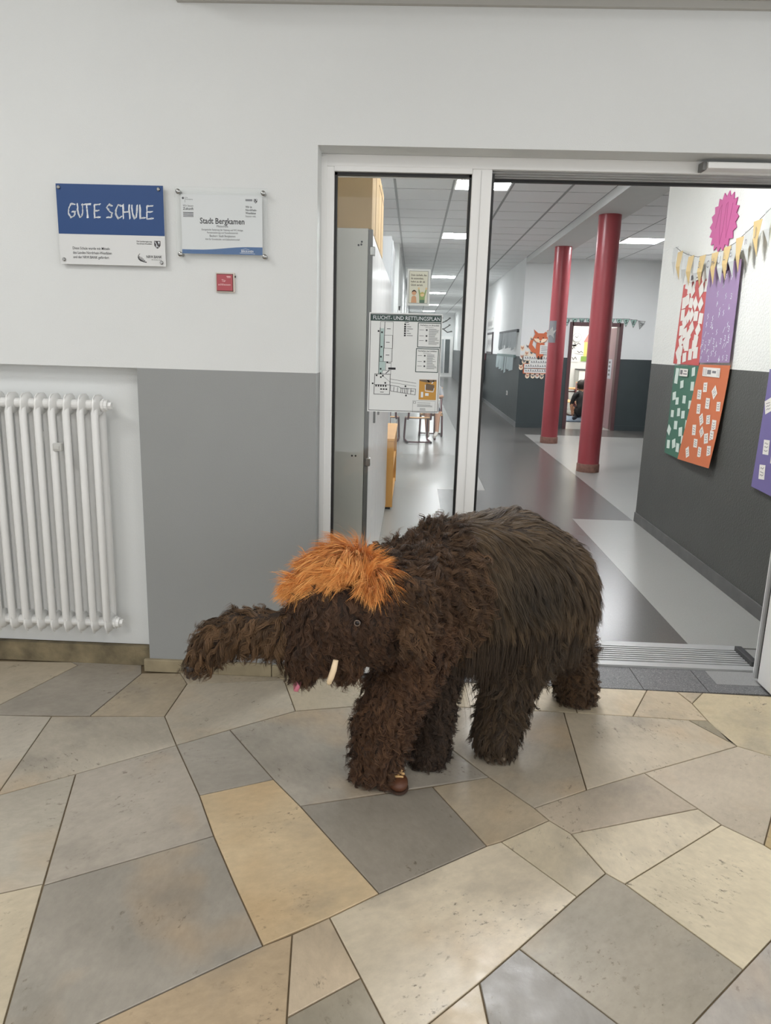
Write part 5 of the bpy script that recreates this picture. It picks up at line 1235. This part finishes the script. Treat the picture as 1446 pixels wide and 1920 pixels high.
# ------------------------------------------------------------------ the mammoth costume
MX = thing('mammoth_costume', (.2, -.5, 0), 'shaggy brown mammoth costume with an orange forelock standing before the doorway', 'costume')
PRIM = [  # region, a, b, ra, rb   (tapered capsules)
 ('torso', (.06, -.66, .665), (.20, -.575, .675), .185, .235), ('torso', (.20, -.575, .675), (.37, -.47, .670), .235, .255), ('torso', (.37, -.47, .67), (.51, -.37, .615), .255, .225), ('torso', (.51, -.37, .615), (.575, -.33, .53), .225, .185),
 ('torso', (.05, -.68, .60), (.40, -.46, .56), .17, .20),
 ('neck', (.06, -.68, .68), (-.10, -.86, .68), .18, .155),
 ('head', (-.11, -.89, .69), (-.22, -.92, .675), .150, .145), ('head', (-.21, -.925, .685), (-.27, -.935, .60), .135, .115), ('head', (-.16, -.92, .61), (-.09, -.90, .59), .10, .10),
 ('muzzle', (-.265, -.945, .59), (-.31, -.955, .505), .095, .06), ('muzzle', (-.21, -.94, .56), (-.18, -.93, .51), .085, .065),
 ('trunk', (-.30, -.94, .605), (-.42, -.94, .600), .08, .062), ('trunk', (-.42, -.94, .600), (-.505, -.94, .605), .062, .062), ('trunk', (-.505, -.94, .605), (-.59, -.945, .575), .062, .055), ('trunk', (-.59, -.945, .575), (-.64, -.95, .515), .055, .045),
 ('leg_a', (.06, -.76, .55), (.0, -.80, .38), .13, .105), ('leg_a', (.0, -.80, .38), (-.060, -.80, .22), .105, .096), ('leg_a', (-.060, -.80, .22), (-.074, -.795, .085), .096, .088),
 ('leg_b', (.14, -.60, .50), (.12, -.66, .28), .12, .082), ('leg_b', (.12, -.66, .28), (.11, -.675, .075), .082, .075),
 ('leg_c', (.45, -.46, .46), (.40, -.56, .26), .15, .098), ('leg_c', (.40, -.56, .26), (.362, -.585, .085), .098, .088),
 ('leg_d', (.58, -.28, .44), (.70, -.18, .26), .14, .10), ('leg_d', (.70, -.18, .26), (.758, -.125, .10), .10, .086),
]
def build_body():
    b = MB()
    for reg, a, c, ra, rc in PRIM:
        a, c = Vector(a), Vector(c); n = 7; ax = (c-a)
        for k in range(n):
            f = k/(n-1); r_ = ra+(rc-ra)*f; p = a+ax*f
            b.ball(p, r_, 16, 10)
    for x, y in ((-.078, -.795), (.11, -.675), (.365, -.585), (.765, -.125)):   # flat soles
        r_ = .082 if x != .11 else .07
        b.tube([(x, y, .012), (x, y, .10)], r_, 18)
    me = bpy.data.meshes.new('body_src'); me.from_pydata([tuple(Vector(p)-WL[MX.name]) for p in b.v], [], b.f); me.update()
    o = bpy.data.objects.new('tmp_body', me); COL.objects.link(o)
    md = o.modifiers.new('remesh', 'REMESH'); md.mode = 'VOXEL'; md.voxel_size = .014
    sm = o.modifiers.new('smooth', 'SMOOTH'); sm.iterations = 6; sm.factor = .5
    dg = bpy.context.evaluated_depsgraph_get(); m2 = bpy.data.meshes.new_from_object(o.evaluated_get(dg)); bpy.data.objects.remove(o)
    return m2
body_me = build_body(); body_me.materials.clear(); body_me.materials.append(mat('plush_base', (44, 33, 25), .95))
body_me.polygons.foreach_set('use_smooth', [True]*len(body_me.polygons))
body = link('body', body_me, MX)

FURM = mat('fur', (70, 54, 40), .62, attr=True, spec=.25, sheen=.08)
rng = np.random.default_rng(5)
def norm(a): return a/np.maximum(1e-9, np.linalg.norm(a, axis=1, keepdims=True))
def sample(me, n, off):
    me.calc_loop_triangles()
    nv = len(me.vertices); co = np.empty(nv*3, np.float32); me.vertices.foreach_get('co', co); co = co.reshape(-1, 3).astype(float)+np.array(off)
    nt = len(me.loop_triangles); ti = np.empty(nt*3, np.int32); me.loop_triangles.foreach_get('vertices', ti); ti = ti.reshape(-1, 3)
    vn = np.empty(nv*3, np.float32); me.vertices.foreach_get('normal', vn); vn = vn.reshape(-1, 3)
    A, B_, C_ = co[ti[:, 0]], co[ti[:, 1]], co[ti[:, 2]]
    ar = np.linalg.norm(np.cross(B_-A, C_-A), axis=1); pick = rng.choice(nt, n, p=ar/ar.sum())
    u, v = rng.random(n), rng.random(n); s_ = np.sqrt(u); w0, w1, w2 = 1-s_, s_*(1-v), s_*v
    P = A[pick]*w0[:, None]+B_[pick]*w1[:, None]+C_[pick]*w2[:, None]
    N_ = norm(vn[ti[pick, 0]]*w0[:, None]+vn[ti[pick, 1]]*w1[:, None]+vn[ti[pick, 2]]*w2[:, None])
    return P, N_
def seg_dist(P, a, c, ra, rc):
    a, c = np.array(a), np.array(c); ab = c-a; t_ = np.clip(((P-a)@ab)/(ab@ab), 0, 1)
    return np.linalg.norm(P-(a+t_[:, None]*ab), axis=1)-(ra+(rc-ra)*t_)

def make_fur(name, parent, P, N_, comb, L_, width, lift, grav, curl, freq, clump, clump_n, colA, colB, K=6, jitter=.25, label=None):
    """wool strands as tapering ribbons: grouped in clumps, combed along the skin, sagging and curling"""
    n = len(P)
    if n == 0: return None
    L_ = np.broadcast_to(L_, (n,)).astype(float)
    ncl = max(1, n//clump_n); cid = rng.choice(n, ncl, replace=False)
    kd = kdtree.KDTree(ncl)
    for i, c in enumerate(cid): kd.insert(P[c], i)
    kd.balance()
    own = np.fromiter((kd.find(p)[1] for p in P), dtype=np.int64, count=n)
    T = comb-(comb*N_).sum(1, keepdims=True)*N_
    T = norm(T+1e-6)
    g = np.array([0, 0, -1.])
    # clump paths
    Nc, Tc = N_[cid], T[cid]; Lc = L_[cid]*rng.uniform(.8, 1.2, ncl)
    rv = rng.normal(size=(ncl, 3))*jitter
    d0 = norm(Tc+Nc*lift+rv)
    lf = lift if np.ndim(lift) == 0 else lift
    side = norm(np.cross(d0, Nc)+1e-6); up = norm(np.cross(side, d0))
    ph = rng.uniform(0, 6.28, ncl); fq = freq*rng.uniform(.7, 1.3, ncl); amp = curl*rng.uniform(.5, 1.4, ncl)
    ts = np.linspace(0, 1, K+1); path = np.zeros((K+1, ncl, 3)); p = P[cid].copy(); path[0] = p
    for k in range(1, K+1):
        t_ = ts[k]; d_ = norm(d0*(1-.6*t_)+g*grav*t_*1.4+Tc*.25); p = p+d_*(Lc/K)[:, None]; path[k] = p
    for k in range(1, K+1):
        a_ = 6.283*fq*ts[k]+ph
        path[k] += (side*((np.cos(a_)-np.cos(ph))*amp*Lc*ts[k])[:, None] + up*((np.sin(a_)-np.sin(ph))*amp*Lc*ts[k]*.7)[:, None])
    # strands follow their clump and close up towards its tip
    rel = P-P[cid][own]
    ls = rng.uniform(.7, 1.12, n)
    V = np.zeros((n, 2*K+1, 3)); W_ = np.zeros((K+1, n, 3))
    jt = rng.normal(size=(n, 3))*.16
    for k in range(K+1):
        t_ = ts[k]
        W_[k] = P + (path[k]-path[0])[own]*ls[:, None] - rel*(clump*t_**.8) + jt*(L_*t_*.28)[:, None]
    # keep every strand above the floor
    W_[:, :, 2] = np.maximum(W_[:, :, 2], .006)
    rn = norm(rng.normal(size=(n, 3)))
    wd = np.broadcast_to(width, (n,))*rng.uniform(.7, 1.3, n)
    for k in range(K):
        tg = norm(W_[k+1]-W_[max(k-1, 0)]+1e-9); sd = norm(np.cross(tg, N_+rn*.55)+1e-9)
        hw = (wd*(1-(ts[k]**1.6)*.75)*.5)[:, None]
        V[:, 2*k] = W_[k]-sd*hw; V[:, 2*k+1] = W_[k]+sd*hw
    V[:, 2*K] = W_[K]
    base = np.array(WL[MX.name]); nv = 2*K+1
    verts = (V-base).reshape(-1, 3).astype(np.float32)
    quads = np.array([(2*k, 2*k+1, 2*k+3, 2*k+2) for k in range(K-1)]); tri = np.array([2*K-2, 2*K-1, 2*K])
    o_ = (np.arange(n)*nv)[:, None, None]
    ql = (quads[None]+o_).reshape(n, -1); tl_ = (tri[None, None]+o_).reshape(n, -1)
    loops = np.concatenate([ql, tl_], axis=1).reshape(-1).astype(np.int32)
    sizes = np.tile(np.array([4]*(K-1)+[3]), n); starts = np.concatenate([[0], np.cumsum(sizes)[:-1]]).astype(np.int32)
    me = bpy.data.meshes.new(name); me.vertices.add(n*nv); me.vertices.foreach_set('co', verts.ravel())
    me.loops.add(len(loops)); me.loops.foreach_set('vertex_index', loops)
    me.polygons.add(len(sizes)); me.polygons.foreach_set('loop_start', starts); me.polygons.foreach_set('loop_total', sizes.astype(np.int32))
    me.polygons.foreach_set('use_smooth', np.ones(len(sizes), bool))
    me.update(calc_edges=True)
    at = me.color_attributes.new('Col', 'FLOAT_COLOR', 'POINT')
    cm = rng.random(ncl)[own]*.65+rng.random(n)*.35
    ca, cb = np.array([lin(c)[:3] for c in np.atleast_2d(colA)]), np.array([lin(c)[:3] for c in np.atleast_2d(colB)])
    cc = ca*(1-cm[:, None])+cb*cm[:, None]
    c4 = np.ones((n, nv, 4), np.float32); c4[:, :, :3] = cc[:, None, :]
    at.data.foreach_set('color', c4.ravel())
    me.materials.append(FURM)
    o = link(name, me, parent); o['kind'] = 'stuff'
    if label: o['label'] = label
    return o

NF = 190000
P, N_ = sample(body_me, NF, WL[MX.name])
regs = sorted(set(r_[0] for r_ in PRIM)); best = np.full(NF, 9.); lab = np.zeros(NF, int)
for reg, a, c, ra, rc in PRIM:
    d_ = seg_dist(P, a, c, ra, rc); k = d_ < best; best[k] = d_[k]; lab[k] = regs.index(reg)
inside = best < -.035
back = np.array([.80, .60, 0.]); down = np.array([0, 0, -1.])
def sel(*names): return np.isin(lab, [regs.index(q) for q in names]) & ~inside & (P[:, 2] > .008)
def wob(q, s_, a_):
    """slow wander of the combing direction over the skin"""
    return a_*np.stack([np.sin(q[:, 0]*s_+q[:, 2]*s_*1.7+1), np.sin(q[:, 1]*s_*1.3-q[:, 2]*s_+2), np.sin(q[:, 0]*s_*1.9+q[:, 1]*s_)], axis=1)
# torso: long fine hair combed back and down, lying close
k = sel('torso'); q, nn = P[k], N_[k]
topness = np.clip(nn[:, 2], 0, 1)[:, None]
ax_t = (q-np.array([.06, -.66, .66]))@back/.62
cb_ = down[None]*(1.0-.5*topness)+back[None]*(.30+.55*topness)+wob(q, 9, .38)
front = ax_t < .16
lowb = (nn[:, 2] < -.35)
m1 = ~front & ~lowb
def blend(cA, cB, f): return np.array(cA)[None]*(1-f[:, None])+np.array(cB)[None]*f[:, None]
# saddle of darker hair on the flank, lighter brown ridge and skirts
dk = np.exp(-(((ax_t-.42)/.30)**2+((q[:, 2]-.72)/.13)**2))
make_fur('torso_fur', body, q[m1], nn[m1], cb_[m1], .12*np.clip(.7+.5*(1-q[m1][:, 2]), .7, 1.1), .0023, .16, .40, .05, 1.1, .55, 26, blend((62, 49, 37), (40, 35, 28), dk[m1]), blend((112, 91, 66), (71, 60, 47), dk[m1]), K=6, jitter=.13)
make_fur('shoulder_fur', body, q[front], nn[front], cb_[front], .068, .0024, .32, .3, .27, 1.7, .82, 18, (53, 39, 29), (105, 79, 56), K=7, jitter=.35)
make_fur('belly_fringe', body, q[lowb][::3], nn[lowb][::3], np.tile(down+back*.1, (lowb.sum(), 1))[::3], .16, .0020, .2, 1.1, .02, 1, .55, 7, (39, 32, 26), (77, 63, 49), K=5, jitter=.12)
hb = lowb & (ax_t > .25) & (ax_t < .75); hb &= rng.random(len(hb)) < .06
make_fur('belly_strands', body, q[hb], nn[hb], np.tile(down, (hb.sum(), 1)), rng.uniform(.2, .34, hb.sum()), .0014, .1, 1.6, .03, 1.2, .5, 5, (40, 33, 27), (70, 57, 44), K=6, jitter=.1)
k = sel('neck'); q, nn = P[k], N_[k]
make_fur('neck_fur', body, q, nn, np.tile(down+back*.4, (len(q), 1))+wob(q, 14, .6), .058, .0024, .36, .25, .32, 1.8, .86, 18, (49, 36, 26), (100, 73, 51), K=7, jitter=.4)
k = sel('head'); q, nn = P[k], N_[k]
make_fur('head_fur', body, q, nn, np.tile(down+np.array([.3, 0, 0]), (len(q), 1))+wob(q, 16, .5), np.where(q[:, 0] < -.21, .052, .034), .0022, .38, .28, .28, 1.5, .82, 18, (46, 33, 25), (93, 66, 46), K=6, jitter=.35)
k = sel('muzzle'); q, nn = P[k], N_[k]
make_fur('muzzle_fur', body, q, nn, np.tile(down+np.array([-.2, 0, 0]), (len(q), 1))+wob(q, 16, .4), .046, .0022, .36, .42, .28, 1.5, .84, 18, (49, 35, 25), (100, 70, 47), K=6, jitter=.3)
k = sel('trunk'); q, nn = P[k], N_[k]
make_fur('trunk_fur', body, q, nn, np.tile(down*1.0+np.array([-.7, 0, 0]), (len(q), 1))+wob(q, 20, .35), np.where(q[:, 0] < -.58, .058, .064), .0023, .35, .4, .26, 1.4, .86, 22, (51, 38, 26), (112, 84, 57), K=6, jitter=.3)
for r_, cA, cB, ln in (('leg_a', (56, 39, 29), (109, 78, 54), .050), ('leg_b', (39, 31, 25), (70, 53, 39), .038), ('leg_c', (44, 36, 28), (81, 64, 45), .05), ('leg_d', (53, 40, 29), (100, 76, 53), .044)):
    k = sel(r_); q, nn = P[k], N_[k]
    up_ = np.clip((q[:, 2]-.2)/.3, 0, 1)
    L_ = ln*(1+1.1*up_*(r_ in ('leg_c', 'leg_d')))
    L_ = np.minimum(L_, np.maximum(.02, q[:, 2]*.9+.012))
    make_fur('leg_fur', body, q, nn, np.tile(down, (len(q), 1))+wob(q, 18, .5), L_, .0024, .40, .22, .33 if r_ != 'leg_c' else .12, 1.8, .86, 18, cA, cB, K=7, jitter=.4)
# long thin hairs hanging from the flank behind the near hind leg
# ------------------------------------------------------------------ ears
def ear(c, nrm_, lab_):
    c = Vector(c); nrm_ = Vector(nrm_).normalized(); u = nrm_.cross(Z_).normalized(); v = u.cross(nrm_)*-1
    if v.z < 0: v = -v
    R = Matrix((u, nrm_, v)).transposed()
    b = MB(); b.ball(c, (.062, .018, .115), 18, 12, R)
    # pull the lower edge in for a drooping flap
    b.v = [tuple(Vector(p)+nrm_*(.03*max(0, (c.z-p[2])/.1))) for p in b.v]
    o = obj('ear', b, MATS['plush_base'], MX, smooth=True)
    Pe, Ne = sample(o.data, 4500, WL[MX.name])
    make_fur('ear_fur', o, Pe, Ne, np.tile(down, (len(Pe), 1)), .046, .0024, .36, .35, .34, 1.8, .88, 18, (53, 39, 29), (105, 77, 53), K=6, jitter=.35)
ear((.035, -.972, .695), (.1, -1, .1), None)
ear((-.10, -.735, .70), (-.35, 1, .15), None)

# ------------------------------------------------------------------ orange forelock
b = MB()
for p, r_ in [((-.285, -.935, .770), .045), ((-.235, -.935, .79), .062), ((-.175, -.94, .80), .066), ((-.13, -.945, .780), .054), ((-.20, -.89, .80), .062), ((-.25, -.87, .785), .05)]: b.ball(p, r_, 14, 9)
tmp = obj('tmp_cap', b, FURM, MX); md = tmp.modifiers.new('r', 'REMESH'); md.mode = 'VOXEL'; md.voxel_size = .012
dg = bpy.context.evaluated_depsgraph_get(); capm = bpy.data.meshes.new_from_object(tmp.evaluated_get(dg)); bpy.data.objects.remove(tmp)
capm.materials.clear(); capm.materials.append(mat('forelock_base', (190, 108, 40), .9)); capm.polygons.foreach_set('use_smooth', [True]*len(capm.polygons))
cap = link('forelock', capm, MX); cap['label'] = 'bright orange tuft of long hair on the forehead'
Pe, Ne = sample(capm, 20000, WL[MX.name]); k = Ne[:, 2] > -.5; Pe, Ne = Pe[k], Ne[k]
ctr = np.array([-.175, -.90, .75]); rad_ = Pe-ctr; rad_[:, 2] *= .6
make_fur('forelock_hair', cap, Pe, Ne, rad_*9+np.array([-.1, -.1, -.05])+wob(Pe, 14, .22), .105, .0020, .42, .34, .07, .9, .34, 12, (214, 130, 56), (255, 196, 120), K=6, jitter=.2)

# ------------------------------------------------------------------ eyes, tusks, tongue, trunk tip, shoe
for x, y, z, s_ in ((-.137, -1.060, .690, -1), (-.20, -.775, .69, 1)):
    nv_ = Vector((-.25, s_, .1)).normalized(); c = Vector((x, y, z))
    b = MB(); b.ball(c, .0115, 14, 10); e = obj('eye', b, mat('eye_dark', (26, 20, 18), .1), MX, smooth=True)
    b = MB(); u = nv_.orthogonal().normalized(); v = nv_.cross(u); b.tube([c+nv_*.008+(u*math.cos(a_)+v*math.sin(a_))*.0085 for a_ in [2*math.pi*q/14 for q in range(15)]], .002, 6, cap=False); obj('eye_ring', b, mat('eye_ring', (112, 96, 84), .35), e, smooth=True)
for y, s_ in ((-1.065, -1), (-.83, 1)):
    b = MB(); b.tube([(-.200, y+.015*s_, .575), (-.206, y+.019*s_, .545), (-.213, y+.022*s_, .522), (-.219, y+.021*s_, .504), (-.222, y+.020*s_, .499)], [.008, .0095, .0095, .008, .004], 12); obj('tusk', b, mat('tusk_ivory', (232, 208, 172), .45), MX, smooth=True)
b = MB(); b.tube([(-.325, -.985, .465), (-.330, -1.0, .446), (-.332, -1.005, .430)], [.011, .012, .007], 10); obj('tongue', b, mat('tongue_pink', (206, 120, 140), .5), MX, smooth=True)
TIP = mat('grip_black', (38, 36, 38), .35)
b = MB(); b.tube([(-.625, -.95, .505), (-.643, -.955, .48), (-.655, -.96, .465)], [.034, .032, .026], 14); tp = obj('trunk_tip', b, TIP, MX, smooth=True)
for k, (dx, dz) in enumerate(((-.030, .012), (-.026, -.006), (-.004, -.016))):
    b = MB(); b.tube([(-.648+dx*.3, -.975+.01*k, .48), (-.662+dx*.6, -.985+.012*k, .468+dz), (-.667+dx*.7, -.98+.012*k, .45+dz)], [.012, .012, .008], 10); obj('grip_finger', b, TIP, tp, smooth=True)
BRN = mat('shoe_leather', (88, 52, 32), .5); LAC = mat('shoe_lace', (216, 176, 120), .7)
b = MB(); b.ball((-.002, -.842, .026), (.036, .052, .026), 16, 10, Matrix.Rotation(math.radians(12), 3, 'Z')); shoe = obj('shoe', b, BRN, MX, smooth=True, label='toe of a brown shoe with tan laces under the furry leg')
b = MB(); b.ball((-.002, -.842, .007), (.038, .055, .007), 16, 6, Matrix.Rotation(math.radians(12), 3, 'Z')); obj('sole', b, mat('shoe_sole', (60, 40, 28), .7), shoe)
b = MB(); b.tube([(-.024, -.846, .046), (-.006, -.856, .053), (.016, -.85, .048)], .0045, 8); b.tube([(-.02, -.832, .050), (.0, -.84, .057), (.02, -.834, .050)], .0045, 8); b.tube([(-.004, -.848, .053), (.006, -.852, .066), (.012, -.846, .072)], .0035, 8); b.tube([(-.02, -.86, .034), (-.035, -.866, .022), (-.04, -.868, .012)], .0035, 8); obj('lace', b, LAC, shoe, smooth=True)
NAIL = mat('toe_nail', (104, 90, 74), .6)
for x, y in ((.330, -.662), (.385, -.664), (.095, -.738)):
    b = MB(); b.ball((x, y, .022), (.012, .010, .013), 10, 7); obj('toe_nail', b, NAIL, MX, smooth=True)
